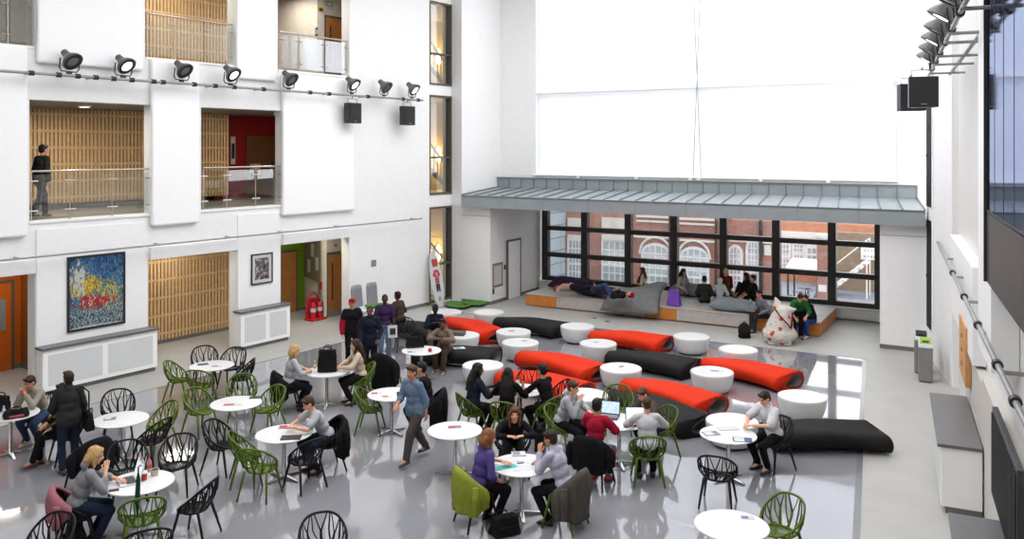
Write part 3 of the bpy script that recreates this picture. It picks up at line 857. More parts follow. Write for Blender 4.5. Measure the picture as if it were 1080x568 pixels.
# ================================================================ ceiling lights in the galleries (visible lamps, then added fill lamps out of view)
def ceiling_light(px, py, q, z, label, e=60, k_=1.0):
    s = sx(px, q); p = LW.p(s, q, z)
    o = thing('ceiling_light', label, 'lamp', p, LW.rot())
    k = MB(); k.lathe([(0, 0), (.15, 0), (.16, -.02), (.15, -.05), (.13, -.05), (.13, -.01), (0, -.01)], 24); obj('lamp_ring', k, M_white2, o, True)
    k = MB(); k.lathe([(0, -.055), (.09, -.05), (.128, -.03), (.128, -.012), (0, -.012)][::-1], 24); obj('diffuser', k, M_lamp, o, True)
    L = bpy.data.lights.new('gallery_light', 'AREA'); L.energy = e*.125; L.color = (1, .93, .82); L.shape = 'DISK'; L.size = .25
    lo = bpy.data.objects.new('gallery_light', L); C.objects.link(lo); lo.location = p-Vector((0, 0, .07))
    if k_ != 1: o.scale = (k_, k_, 1); L.size = .25*k_
    return o
for px, py, q, z, lab, e in [
 (89, 109, -1.5, 6.485, 'lit ceiling light over the first-floor slatted wall', 140),
 (294, 122, -1.2, 6.485, 'lit ceiling light before the crimson wall', 70),
 (297, 6, -2.2, 10.39, 'lit ceiling light at the left of the topmost door bay', 60),
 (322, 1, -1.0, 10.39, 'lit ceiling light at the right of the topmost door bay', 60)]:
    ceiling_light(px, py, q, z, lab, e)
for px, q, z, e, lab in [(190, -1.2, 2.945, 40, 'added unseen fill lamp over the ground-level slatted wall'), (10, -1.4, 2.945, 30, 'added unseen fill lamp before the orange wall'), (332, -.6, 2.945, 35, 'added unseen fill lamp over the fire extinguishers'), (190, -1.3, 10.39, 80, 'added unseen fill lamp over the topmost slatted wall'), (5, -1.6, 10.39, 50, 'added unseen fill lamp behind the topmost left balcony')]:
    ceiling_light(px, 0, q, z, lab, e, 3.2)  # wide lamps added out of view to brighten these rooms

# ================================================================ glass balustrades
M_rail = pm('rail_steel', srgb(190, 180, 170), .3, metal=.6)
def balustrade(z, pxs, label, ends=(True, True)):
    S = [sx(p, -.12) for p in pxs]; q = -.12
    c = LW.p((S[0]+S[-1])/2, q, z)
    o = thing('glass_balustrade', label, 'balustrade', c, 0)
    P = lambda s, qq, zz: LW.p(s, qq, zz)-c
    m = MB(); m.tube([P(S[0], q, z+1.1), P(S[-1], q, z+1.1)], .024, 10); obj('handrail', m, M_rail, o, True)
    for s in S:
        m = MB(); m.tube([P(s, q, z+.004), P(s, q, z+1.08)], .017, 8); m.tube([P(s, q, z+.001), P(s, q, z+.012)], .045, 10)
        for zz in (.22, .88):
            m.tube([P(s-.13, q+.02, z+zz), P(s+.13, q+.02, z+zz)], .017, 6)
        obj('post', m, M_rail, o, True)
    for a, b in zip(S[:-1], S[1:]):
        m = MB(); m.hexa([P(a+.05, q+.005, z+.08), P(b-.05, q+.005, z+.08), P(b-.05, q+.015, z+.08), P(a+.05, q+.015, z+.08), P(a+.05, q+.005, z+1.02), P(b-.05, q+.005, z+1.02), P(b-.05, q+.015, z+1.02), P(a+.05, q+.015, z+1.02)])
        obj('glass_panel', m, M_glass, o)
    return o
balustrade(3.805, [33, 73.5, 118, 158], 'glass balustrade before the wide first-floor slatted wall')
balustrade(3.805, [214, 239, 269.5, 297], 'glass balustrade before the crimson wall')
balustrade(7.655, [-20, 8, 33], 'glass balustrade in the topmost left corner')
balustrade(7.655, [155, 183, 216, 246.5], 'glass balustrade before the topmost slatted wall')
balustrade(7.655, [295, 314.5, 341.5, 366], 'glass balustrade before the topmost timber door')
# pale stone nosing along gallery edges
m = MB()
for a, b, z in ((31, 160, 3.805), (212, 298.5, 3.805), (-60, 36.5, 7.655), (153, 248, 7.655), (293, 368.5, 7.655)): m.box(sx(a)+.01, sx(b)-.01, -.34, .03, z-.05, z-.001, LW)
struct('trim_16', m, M_white2)

# ================================================================ lighting rails, floodlights, loudspeakers
M_flood = pm('grey_lamp_metal', srgb(92, 92, 94), .4, metal=.4)
M_lensoff = pm('unlit_lens', (.16, .16, .16), .15)
M_lenson = pm('lit_lens', (1, 1, 1), .3, emit=(1, .9, .78), estr=2)
def rail(fr, q, z, s0, s1, r, label, clamps, arms):
    c = fr.p((s0+s1)/2, q, z)
    o = thing('lighting_rail', label, 'rail', c, 0)
    P = lambda s, qq, zz: fr.p(s, qq, zz)-c
    m = MB(); m.tube([P(s0, q, z), P(s1, q, z)], r, 10); obj('pipe', m, M_greybar, o, True)
    for s in arms: m = MB(); m.tube([P(s, .003 if fr is LW else .0, z), P(s, q, z)], r*.8, 8); obj('bracket', m, M_greybar, o, True)
    for s in clamps: m = MB(); m.tube([P(s-.05, q, z), P(s+.05, q, z)], r+.025, 10); obj('clamp', m, M_black, o, True)
    return o
ZT = 7.03
rail(LW, .42, ZT, sx(-60, .42), sx(446, .42), .032, 'upper lighting rail across the left wall with floodlights', [sx(p, .42) for p in (33, 62, 82, 101, 120, 139, 162, 172, 205, 227, 247, 278, 327, 347, 388, 425, 441)], [sx(p, .42) for p in (-20, 33, 101, 172, 227, 278, 347, 388, 440)])
rail(LW, .32, 3.06, sx(-60, .32), sx(445, .32), .022, 'thin lower rail crossing the left wall above the paintings', [], [sx(p, .32) for p in (-20, 22, 170, 245, 300, 360, 440)])
def floodlight(loc, rz, tilt, lit, label, sc_=1.0):
    o = thing('stage_floodlight', label, 'floodlight', loc, rz, 'floodlights on the rails')
    E = Euler((tilt, 0, 0)).to_matrix(); c = Vector((0, .03, .34))
    def add(mb): mb.v = [tuple((c+E @ Vector(v))*sc_) for v in mb.v]; return mb
    # housing: bell with its mouth along +Y (towards the hall) before tilting
    m = MB(); m.lathe([(0, -.26), (.075, -.25), (.085, -.14), (.12, -.06), (.17, .0), (.215, .07), (.225, .12), (.205, .125), (.195, .09), (0, .085)], 24)
    m.v = [(x, z, -y) for x, y, z in m.v]; obj('housing', add(m), M_flood, o, True)
    m = MB(); m.lathe([(0, .118), (.12, .114), (.192, .095)][::-1], 24); m.v = [(x, z, -y) for x, y, z in m.v]; obj('lens', add(m), M_lenson if lit else M_lensoff, o, True)
    m = MB(); m.lathe([(.13, .10), (.20, .098), (.20, .123), (.13, .126), (.13, .10)], 24); m.v = [(x, z, -y) for x, y, z in m.v]; obj('lens_ring', add(m), M_black, o, True)
    y = MB(); y.tube([(c+Vector((-.25, 0, 0)))*sc_, (Vector((-.25, 0, .12)))*sc_, Vector((-.2, 0, .055))*sc_, Vector((.2, 0, .055))*sc_, Vector((.25, 0, .12))*sc_, (c+Vector((.25, 0, 0)))*sc_], .014, 8); obj('yoke', y, M_black, o, True)
    k = MB(); k.tube([Vector((-.06, 0, .035))*sc_, Vector((.06, 0, .035))*sc_], .032, 10); obj('clamp', k, M_black, o, True)
    return o
names = ['first', 'second', 'third', 'fourth', 'fifth', 'sixth', 'seventh', 'eighth']
for i, px in enumerate((73, 130, 191.5, 243, 304.5, 371, 405, 434.5)):
    s = sx(px, .42); p = LW.p(s, .42, ZT+.035)
    floodlight(p, LW.rot()+PI+.25, math.radians(-40), i % 2 == 1, '%s floodlight from the left on the upper left rail, %s' % (names[i], 'lit' if i % 2 else 'unlit'))
def loudspeaker(loc, rz, w, h, d, label):
    o = thing('loudspeaker', label, 'loudspeaker', loc, rz, 'black loudspeakers hung from the rails')
    m = MB(); m.hexa([(-w/2*.86, -d, 0), (w/2*.86, -d, 0), (w/2, 0, 0), (-w/2, 0, 0), (-w/2*.86, -d, h), (w/2*.86, -d, h), (w/2, 0, h), (-w/2, 0, h)]); obj('cabinet', m, M_black, o, bevel=.012)
    m = MB(); m.box(-w/2+.02, w/2-.02, .001, .014, .02, h-.02); obj('grille', m, pm('speaker_grille', (.02, .019, .018), .8, var=.3, scale=60), o, bevel=.008)
    m = MB(); m.box(-.05, .05, .014, .018, .05, .065); obj('badge', m, M_greybar, o)
    m = MB(); m.tube([(-w*.35, -d/2, h-.01), (-w*.35, -d/2, h+.13), (w*.35, -d/2, h+.13), (w*.35, -d/2, h-.01)], .012, 6); m.tube([(0, -d/2, h+.12), (0, -d/2, h+.19)], .02, 8); obj('hanging_bracket', m, M_greybar, o)
    return o
for px, lab in ((376, 'left one of two black loudspeakers on the left wall rail'), (433.5, 'right one of two black loudspeakers on the left wall rail')):
    s = sx(px, .6); p = LW.p(s, .55, 0); z = EYE-(109-HYP)*p.y/FPX
    loudspeaker((p.x, p.y, ZT-.85), LW.rot()+PI, .52, .62, .26, lab)
# right side: an inner lamp bar, an outer pipe and cross tubes back to the wall
QB, QP = RW.c-RWc, 0
def rq(c): return c-RWc
qb, qp = .62, .22
rail(RR, qb, ZT, rs(8.2, qb), rs(18.6, qb), .03, 'inner lamp bar on the right wall rail', [rs(y, qb) for y in (8.6, 10, 11.4, 12.8, 14.2, 15.6, 17)], [])
rail(RR, qp, ZT, rs(7.6, qp), rs(18.2, qp), .032, 'outer pipe along the right wall above', [], [])
o = thing('support_arm', 'row of grey arms carrying the right lamp bar', 'bracket', RR.p(rs(13, .3), .3, ZT), 0)
for y in (9.2, 11.2, 12.2, 14.0, 15.4, 17.2):
    m = MB(); c = Vector(o.location); s = rs(y, .3); m.tube([RR.p(s, .003 if y > 9.4 else .37, ZT-.062)-c, RR.p(s, qb+.05, ZT-.062)-c], .024, 8); obj('arm', m, M_greybar, o, True)
for i, (px, py) in enumerate(((952, 71), (958.5, 64), (963.5, 54.5), (966, 44.5), (969.5, 32), (976, 17), (982, 3))):
    y = [17.9, 16.4, 14.9, 13.55, 12.1, 10.75, 9.55][i]
    p = RR.p(rs(y, qb), qb, ZT+.035)
    floodlight(p, RW.rot()-PI+PI-.0, math.radians(-58), i % 2 == 0, '%s floodlight from the far end of the right lamp bar, %s' % (names[i], 'lit' if i % 2 == 0 else 'unlit'))
for y, px, lab, h, rz in ((17.4, 963.5, 'farther black loudspeaker under the right lamp bar', .56, 176), (15.9, 974.5, 'nearer black loudspeaker under the right lamp bar', .58, 166)):
    loudspeaker(Vector(((px-CXP)*(y-.16)/FPX, y-.16, ZT-.84)), math.radians(rz), .52, h, .30, lab)
# lower pipe rail on the right wall
zl = 3.10; ql = .34
rail(RR, ql, zl, rs(3.0, ql), rs(21.2, ql)-.6, .03, 'lower grey pipe rail along the right wall', [rs(y, ql) for y in (6.2, 7.6, 8.9, 10.9, 13, 15.5)], [rs(y, ql) for y in (5.6, 7.2, 8.6, 10.4, 12.6, 15, 17.5)])
# ================================================================ the yard and school building seen through the lower window
def brick(name, c1, c2, mort, scale=4.0):
    m = bpy.data.materials.new(name); m.use_nodes = True; nt = m.node_tree; N = nt.nodes; L = nt.links
    b = N['Principled BSDF']; b.inputs['Roughness'].default_value = .8
    tc = N.new('ShaderNodeTexCoord'); mp = N.new('ShaderNodeMapping'); mp.inputs['Rotation'].default_value = (PI/2, 0, 0)
    br = N.new('ShaderNodeTexBrick'); br.inputs['Scale'].default_value = scale
    br.inputs['Color1'].default_value = (*c1, 1); br.inputs['Color2'].default_value = (*c2, 1); br.inputs['Mortar'].default_value = (*mort, 1)
    br.inputs['Mortar Size'].default_value = .014
    L.new(tc.outputs['Object'], mp.inputs['Vector']); L.new(mp.outputs[0], br.inputs['Vector']); L.new(br.outputs['Color'], b.inputs['Base Color'])
    return m
M_brick = brick('red_brick', (.44, .20, .155), (.35, .15, .115), (.48, .40, .36))
M_brick2 = brick('orange_brick', (.52, .21, .10), (.42, .15, .08), (.48, .36, .28))
M_brick3 = brick('brown_brick', (.26, .19, .12), (.2, .145, .1), (.3, .26, .2))
M_stone = pm('pale_stone', (.72, .70, .66), .7)
M_sash = pm('white_sash', (.8, .8, .8), .5)
M_pane = pm('painted_sky_pane', (.42, .47, .50), .08, spec=1.0)  # pale base colour stands in for sky reflected in the panes
M_clad = pm('blue_grey_cladding', (.42, .50, .55), .5)
m = MB(); m.box(-14, 30, 28.65, 60, -1.5, -1.2, BW); struct('ground_yard', m, pm('tarmac', (.17, .19, .225), .8, var=.15))
FX = Frame((BW.u.x*-1, BW.u.y*-1), (BW.u.x, BW.u.y), 0)
def facade(name, label, q, pxl, pxr, z0, z1, mat, loc_z=-1.2):
    s0, s1 = BW.s_at(pxr, q), BW.s_at(pxl, q); mid = BW.p((s0+s1)/2, q)
    o = thing(name, label, 'building', (mid.x, mid.y, loc_z), math.atan2(BW.u.y, BW.u.x)+PI)
    h = (s1-s0)/2; m = MB(); m.box(-h, h, -.4, 0, z0-loc_z, z1-loc_z); m.v = [(x, -y, z) for x, y, z in m.v]; m.f = [f[::-1] for f in m.f]
    obj('wall', m, mat, o)
    def X(px): return (s0+s1)/2-BW.s_at(px, q)
    def Z(px, py): return EYE-(py-HYP)*BW.p(BW.s_at(px, q), q).y/FPX-loc_z
    return o, X, Z
def AR(u): return math.sqrt(max(0, 1-(2*u-1)**2))
def sash(o, x0, x1, z0, z1, nx, nz, arch=0.0):
    """window in front of the wall face (y<0 is towards the hall)"""
    n = 12
    top = [(x0+(x1-x0)*i/n, z1+arch*AR(i/n)) for i in range(n+1)]
    m = MB()
    out = [(x0-.12, z0-.1)]+[(x0-.12, z1)]+[(x0-.12+(x1-x0+.24)*i/n, z1+(arch+.12)*AR(i/n)+(.0 if arch else .12)) for i in range(n+1)]+[(x1+.12, z1), (x1+.12, z0-.1)]
    vs = [(x, -.05, z) for x, z in out]+[(x, -.002, z) for x, z in out]; k = len(out)
    m.add(vs, [tuple(range(k)), tuple(range(2*k-1, k-1, -1))]+[(i, k+i, k+(i+1) % k, (i+1) % k) for i in range(k)])
    f = obj('window_surround', m, M_sash, o)
    m = MB(); inn = [(x0, z0)]+top+[(x1, z0)]; k = len(inn)
    vs = [(x, -.06, z) for x, z in inn]+[(x, -.051, z) for x, z in inn]
    m.add(vs, [tuple(range(k)), tuple(range(2*k-1, k-1, -1))]+[(i, k+i, k+(i+1) % k, (i+1) % k) for i in range(k)])
    obj('pane', m, M_pane, f)
    m = MB()
    for i in range(1, nx):
        x = x0+(x1-x0)*i/nx; m.box(x-.022, x+.022, -.085, -.06, z0, z1+arch*AR(i/nx))
    for j in range(1, nz+(1 if arch else 0)):
        z = z0+(z1-z0)*j/nz; m.box(x0, x1, -.085, -.06, z-.022, z+.022)
    z = (z0+z1)/2; m.box(x0, x1, -.09, -.06, z-.05, z+.05)
    obj('glazing_bars', m, M_sash, f)
def band(o, x0, x1, z0, z1, d, mat, name='stone_band'):
    m = MB(); m.box(x0, x1, -d, -.002, z0, z1); obj(name, m, mat, o)
def arch_mould(o, x0, x1, z, h):
    m = MB(); n = 16; m.tube([(x0+(x1-x0)*i/n, -.06, z+h*AR(i/n)) for i in range(n+1)], .06, 6); obj('arch_moulding', m, M_stone, o, True)
# main red brick range
Q = 36.0
o, X, Z = facade('brick_school_building', 'red brick building with arched white windows, filling most of the lower window view', Q, 592, 764, -1.2, 7.0, M_brick)
for a, b, yt, yb in ((601, 614.5, 254, 297), (637, 661, 256, 299)):
    sash(o, X(a), X(b), Z(b, yb+6), Z(b, yt), 4, 6)
    band(o, X(a-1.5), X(b+1.5), Z(b, 241), Z(b, 230), .1, M_stone); band(o, X(a-1.5), X(b+1.5), Z(b, 254), Z(b, 248), .12, M_stone)
for a, b, yt in ((679, 705, 268), (719.5, 745.5, 272)):
    sash(o, X(a), X(b), Z(b, 314), Z(b, yt), 4, 6, arch=.36)
    arch_mould(o, X(a-4), X(b+4), Z(b, yt+1), .78)
for x0, x1, y in ((672, 706, 233), (717, 757, 236)): band(o, X(x0), X(x1), Z(x1, y+2), Z(x1, y), .12, M_stone); band(o, X(x0), X(x1), Z(x1, y-3), Z(x1, y-5), .12, M_stone)
for x0, x1, y in ((664, 706, 250.5), (714, 757, 254.5)): band(o, X(x0), X(x1), Z(x1, y+1.5), Z(x1, y-.6), .1, M_stone)
for x in (665, 707.5, 756):
    m = MB(); m.tube([(X(x), -.1, Z(x, 305)), (X(x), -.1, Z(x, 226))], .07, 8); obj('drainpipe', m, pm('dark_red_pipe', (.06, .03, .025), .5), o)
# next range, set a little forward, narrow arches
o, X, Z = facade('brick_school_building', 'brick wing with two narrow arched windows behind the person in a red sweater', 37.0, 766, 822, -1.2, 4.2, M_brick)
for a, b, yt in ((770.5, 781, 268), (789.5, 799, 262)):
    sash(o, X(a), X(b), Z(b, 312), Z(b, yt), 3, 8, arch=.3)
band(o, X(767), X(822), Z(800, 256), Z(800, 253), .1, M_stone)
band(o, X(806.5), X(813), Z(810, 269), Z(810, 258), .08, M_stone, 'wall_plaque')
m = MB(); m.tube([(X(803), -.12, Z(803, 308)), (X(803), -.12, Z(803, 228))], .08, 8); obj('drainpipe', m, M_frame, o)
# far orange range on the right with a stone ledge, windows below
o, X, Z = facade('brick_school_building', 'orange brick block with a long stone ledge, far right through the window', 43.0, 815, 985, -1.2, 3.1, M_brick2)
band(o, X(816), X(984), Z(900, 253), Z(900, 247), .25, M_stone)
for a, b, yt, yb in ((823, 832, 258, 282), (838, 846.5, 258, 276)): sash(o, X(a), X(b), Z(b, yb), Z(b, yt), 3, 5)
sash(o, X(852), X(861), Z(861, 275), Z(861, 262), 2, 2)
o2, X2, Z2 = facade('yard_outbuilding', 'low brown brick outbuilding with a lit window beside the yard', 41.5, 873, 985, -1.2, 1.5, M_brick3)
sash(o2, X2(911), X2(931), Z2(925, 272), Z2(925, 263.5), 6, 3)
m = MB(); m.box(X2(911), X2(931), -.058, -.05, Z2(925, 272), Z2(925, 263.5)); obj('lit_glow', m, pm('lit_window', (.8, .7, .45), .5, emit=(1, .85, .5), estr=.25), o2)
# blue-grey clad flank at the left end of the window
m = MB(); q0, q1 = 31.3, 36.0; s = BW.s_at(597, 36.0)
m.box(s+.02, s+.4, q0, q1, -1.2, 6.0, BW)
o = obj('clad_flank', m, M_clad); tag(o, 'pale blue-grey clad wall at the left end of the window view', 'building')
m = MB(); 
for k in range(9): m.box(s, s+.019, q0, q1, -.6+k*.6, -.57+k*.6, BW)
obj('cladding_joint', m, pm('cladding_joint_grey', (.12, .15, .17), .6), o)
# gate pier, canopy, stair and bicycles in the yard
def yard(px, py, z=-1.2): return at(px, py, z)
p = BW.p(BW.s_at(868.5, 32.5), 32.5); o = thing('gate_pier', 'red brick pier in the yard with a small white sign', 'pier', (p.x, p.y, -1.2), math.atan2(BW.u.y, BW.u.x)+PI)
m = MB(); m.box(-.2, .2, -.2, .2, 0, 4.2-.9); obj('shaft', m, M_brick, o); m = MB(); m.box(-.24, .24, -.24, .24, 3.3, 3.42); obj('cap_stone', m, M_stone, o)
m = MB(); m.box(-.14, .14, -.215, -.201, 1.35, 1.6); obj('sign_plate', m, M_sash, o)
p = BW.p(BW.s_at(854, 37), 37); o = thing('yard_canopy', 'white flat canopy sheltering the bicycles in the yard', 'canopy', (p.x, p.y, -1.2), math.atan2(BW.u.y, BW.u.x)+PI)
m = MB(); m.hexa([(-.9, -.5, 1.5), (.45, -.5, 1.5), (.45, .9, 1.75), (-.9, .9, 1.75), (-.9, -.5, 1.57), (.45, -.5, 1.57), (.45, .9, 1.82), (-.9, .9, 1.82)]); obj('roof_sheet', m, pm('white_sheet', (.6, .6, .6), .5), o)
for x in (-.8, .38):
    for y in (-.45, .8): m = MB(); m.tube([(x, y, 0), (x, y, 1.55)], .04, 8); obj('post', m, M_frame, o)
def bicycle(px, q, rz, label):
    p = BW.p(BW.s_at(px, q), q); o = thing('bicycle', label, 'bicycle', (p.x, p.y, -1.2), rz, 'bicycles in the yard')
    for x in (-.5, .5):
        m = MB(); m.tube([(x+.33*math.cos(2*PI*i/20), 0, .34+.33*math.sin(2*PI*i/20)) for i in range(20)], .02, 6, closed=True)
        for k in range(6): a = PI*k/6; m.tube([(x+.32*math.cos(a), 0, .34+.32*math.sin(a)), (x-.32*math.cos(a), 0, .34-.32*math.sin(a))], .004, 4)
        obj('wheel', m, M_black, o)
    m = MB(); m.tube([(-.5, 0, .34), (-.15, 0, .8), (.38, 0, .82), (.0, 0, .32), (-.5, 0, .34)], .02, 6); m.tube([(.0, 0, .32), (-.17, 0, .9)], .02, 6); m.tube([(.5, 0, .34), (.36, 0, .95)], .02, 6); obj('bike_frame', m, M_frame, o)
    m = MB(); m.tube([(.36, -.28, 1.0), (.36, .28, 1.0)], .014, 6); obj('handlebar', m, M_frame, o); m = MB(); m.ell((-.18, 0, .93), (.13, .07, .04)); obj('saddle', m, M_black, o)
bicycle(836, 33.5, .6, 'bicycle leaning left of the brick gate pier, nearest'); bicycle(846, 34.5, .9, 'bicycle in the middle under the yard canopy'); bicycle(855, 35.5, .5, 'bicycle deepest under the yard canopy')
p = BW.p(BW.s_at(893, 40), 40); o = thing('fire_stair', 'pale metal outdoor stair rising to the right in the yard', 'stair', (p.x, p.y, -1.2), math.atan2(BW.u.y, BW.u.x)+PI)
for k in range(8): m = MB(); m.box(-.9+k*.22, -.9+k*.22+.26, -.5, .5, .1+k*.2, .15+k*.2); obj('tread', m, M_stone, o)
for y in (-.52, .52): m = MB(); m.tube([(-1, y, .0), (.9, y, 1.7)], .05, 6); m.tube([(-1, y, .9), (.9, y, 2.6)], .03, 6); m.tube([(-1, y, 0), (-1, y, .9)], .03, 6); m.tube([(.9, y, 0), (.9, y, 2.6)], .03, 6); obj('stringer', m, M_stone, o)
# ================================================================ people
SKINS = {'light': srgb(226, 172, 144), 'tan': srgb(196, 140, 108), 'brown': srgb(110, 70, 50), 'dark': srgb(74, 46, 34)}
M_eye = pm('eye_dark', (.02, .014, .01), .2); M_lip = {}
def cloth(name, col, **k):
    return pm('cloth_'+name, col, .85, var=.10, scale=10, bump=.25, bscale=60, spec=.1, **k)
TEX = bpy.data.textures.new('cloth_folds', 'CLOUDS'); TEX.noise_scale = .11; TEX.noise_depth = 2
TEXH = bpy.data.textures.new('hair_locks', 'CLOUDS'); TEXH.noise_scale = .035
PENDING = []
def blob(name, mb, mat, parent, vox, disp=0.0, smooth=3, extra=None, tex=None, label=None):
    o = obj(name, mb, mat, parent, 'all', label=label)
    r = o.modifiers.new('r', 'REMESH'); r.mode = 'VOXEL'; r.voxel_size = vox; r.use_smooth_shade = True
    if smooth: s = o.modifiers.new('s', 'SMOOTH'); s.iterations = smooth; s.factor = .5
    if disp:
        d = o.modifiers.new('d', 'DISPLACE'); d.texture = tex or TEX; d.strength = disp; d.mid_level = .45; d.texture_coords = 'GLOBAL'
    PENDING.append((o, extra)); return o
def flush_people():
    bpy.context.view_layer.update()
    dg = bpy.context.evaluated_depsgraph_get()
    new = [(o, ex, bpy.data.meshes.new_from_object(o.evaluated_get(dg))) for o, ex in PENDING]
    for o, ex, me in new:
        mats = [m for m in o.data.materials]
        o.modifiers.clear(); old = o.data; nm = old.name; o.data = me; bpy.data.meshes.remove(old); me.name = nm
        if not len(me.materials):
            for m in mats: me.materials.append(m)
        if ex:
            mb, ms = ex; bm = bmesh.new(); bm.from_mesh(me); base = len(me.materials)
            for m in ms: me.materials.append(m)
            vv = [bm.verts.new(v) for v in mb.v]
            for f, i in zip(mb.f, mb.mi):
                try: fc = bm.faces.new([vv[k] for k in f]); fc.material_index = 0 if i == 0 else base+i-1; fc.smooth = True
                except ValueError: pass
            bm.to_mesh(me); bm.free()
        me.polygons.foreach_set('use_smooth', [True]*len(me.polygons))
    PENDING.clear()
def ik(a, t, l1, l2, hint):
    d = t-a; L = min(d.length, .985*(l1+l2)); L = max(L, abs(l1-l2)+.02); u = d.normalized(); t = a+u*L
    x = (l1*l1-l2*l2+L*L)/(2*L); h = math.sqrt(max(0, l1*l1-x*x)); hp = hint-u*hint.dot(u); hp.normalize()
    return a+u*x+hp*h, t
V = Vector
def person(label, loc, rz, pose='sit', seat=.492, lean=.08, side=0.0, twist=0.0, head=(0.0, 0.0), hl=None, hr=None, fl=None, fr=None, hy=.015,
           skin='light', hair=('short', srgb(50, 32, 22)), top=('shirt', None, .7, .012), under=None, bottom=('trousers', None), shoes=None, size=1.0,
           extras=(), rot=None, hem=0.0, gaze=None):
    o = thing('person', label, 'person', loc, rz)
    if rot is not None: o.rotation_euler = rot
    o.scale = (size,)*3
    sit = pose == 'sit'
    ph = (seat+.095) if sit else .93
    hip = V((0, hy, ph))
    sp = V((math.sin(side), math.sin(lean)*math.cos(side), math.cos(lean)*math.cos(side))).normalized()
    xa = V((1, 0, 0)); xa = (xa-sp*xa.dot(sp)).normalized()
    xt = (xa*math.cos(twist)+sp.cross(xa)*math.sin(twist)).normalized()      # shoulder line
    ya = sp.cross(xt)
    R = Matrix((xt, ya, sp)).transposed(); Rp = Matrix((xa, sp.cross(xa), sp)).transposed()
    neck = hip+sp*.50; sh = hip+sp*.455
    SHL, SHR = sh-xt*.158, sh+xt*.158
    # head frame
    up0 = (sp*.6+V((0, 0, 1))*.4).normalized()
    hx = xt; hyv = up0.cross(hx).normalized()
    B = Matrix((hx, hyv, up0)).transposed()
    HR = B @ Matrix.Rotation(head[1], 3, 'Z') @ Matrix.Rotation(-head[0], 3, 'X')
    hc = neck+up0*.10+HR @ V((0, .018, .055))
    def Hd(x, y, z): return hc+HR @ V((x, y, z))
    # limbs
    hl = V(hl) if hl else (V((-.17, .30, seat+.17)) if sit else V((-.25, .06, .78))); hr = V(hr) if hr else (V((.17, .30, seat+.17)) if sit else V((.25, .06, .78)))
    hn = lambda s, h: V((s*.8, -.4, -.22)) if sit and .72 < h.z < .9 and seat > .3 else V((s*.55, -.45, -.7))
    EL, WL = ik(SHL, hl, .285, .25, hn(-1, hl)); ER, WR = ik(SHR, hr, .285, .25, hn(1, hr))
    HL, HRt = hip-xa*.088+V((0, .0, -.02)), hip+xa*.088+V((0, 0, -.02))
    fl = V(fl) if fl else (V((-.12, .22, .085)) if sit else V((-.10, -.01, .085))); fr = V(fr) if fr else (V((.12, .25, .085)) if sit else V((.10, .02, .085)))
    kh = V((0, .7, 1)) if sit else V((0, 1, .1))
    KL, AL = ik(HL, fl, .42, .42, kh+V((-.1, 0, 0))); KR, AR_ = ik(HRt, fr, .42, .42, kh+V((.1, 0, 0)))
    skm = pm('skin_'+skin, SKINS[skin], .55, var=.05, spec=.3)
    # ---- body: one continuous surface
    b = MB()
    b.ell(hip+sp*.03, (.150, .105, .11), Rp); b.ell(hip+sp*.19, (.125, .09, .14), Rp); b.ell(hip+sp*.34, (.148, .10, .16), R)
    b.cone(sh-xt*.13, sh+xt*.13, .055, .055); b.cone(neck-sp*.05, neck+up0*.09, .055, .05)
    for S, E, W in ((SHL, EL, WL), (SHR, ER, WR)): b.cone(S, E, .050, .040); b.cone(E, W, .040, .027)
    for Hh, K, A in ((HL, KL, AL), (HRt, KR, AR_)): b.cone(Hh, K, .078, .054); b.cone(K, A, .054, .036); b.cone(A, A+V((0, .10, -.045)), .036, .03)
    # head: skull, face, jaw, nose, ears, brow
    b.ell(Hd(0, -.015, .03), (.074, .092, .088), HR); b.ell(Hd(0, .018, -.03), (.060, .068, .085), HR); b.ell(Hd(0, .045, -.088), (.034, .03, .028), HR)
    b.cone(Hd(0, .082, .012), Hd(0, .100, -.028), .010, .0155); b.cone(Hd(-.035, .070, .028), Hd(.035, .070, .028), .014, .014)
    b.ell(Hd(-.030, .062, -.025), (.022, .02, .02), HR); b.ell(Hd(.030, .062, -.025), (.022, .02, .02), HR)
    for s in (-1, 1): b.ell(Hd(s*.076, -.008, -.012), (.012, .020, .030), HR)
    # hands
    x = MB()
    for s, E, W in ((-1, EL, WL), (1, ER, WR)):
        d = (W-E).normalized(); dn = V((0, 0, -1)) if abs(d.z) < .75 else V((-s, .15, 0)); n = (dn-d*dn.dot(d)).normalized(); lat = d.cross(n)
        Rm = Matrix((lat, n, d)).transposed()
        b.ell(W+d*.048, (.040, .017, .052), Rm); b.cone(W-d*.02, W+d*.03, .026, .024)
        for k in range(4):
            o_ = (k-1.5)*.0185; Lf = (.066, .076, .072, .058)[k]
            p0 = W+d*.075+lat*o_; p1 = W+d*.098+lat*o_*1.05+n*.003; p2 = p1+d*Lf*.45+n*Lf*.16; p3 = p2+d*Lf*.36+n*Lf*.38
            x.tube([p0, p1, p2, p3], [.0095, .0092, .0085, .0065], 6)
        tside = lat*(-s if n.z < -.5 else s)*(1 if d.cross(n).length else 1)
        inner = V((-s, 0, 0)); tside = lat if lat.dot(inner) > 0 else -lat
        x.tube([W+d*.025+tside*.025, W+d*.055+tside*.05+n*.006, W+d*.082+tside*.058+n*.016, W+d*.10+tside*.05+n*.024], [.012, .0115, .010, .007], 6)
    # face details
    x.cur = 1
    for s in (-1, 1): x.ell(Hd(s*.031, .076, .004), (.013, .006, .0065), HR, 8, 6)
    x.cur = 2
    x.ell(Hd(0, .087, -.058), (.023, .008, .0085), HR, 8, 6)
    x.cur = 3
    for s in (-1, 1): x.tube([Hd(s*.014, .084, .025), Hd(s*.032, .085, .031), Hd(s*.05, .072, .026)], .0045, 5)
    x.cur = 0
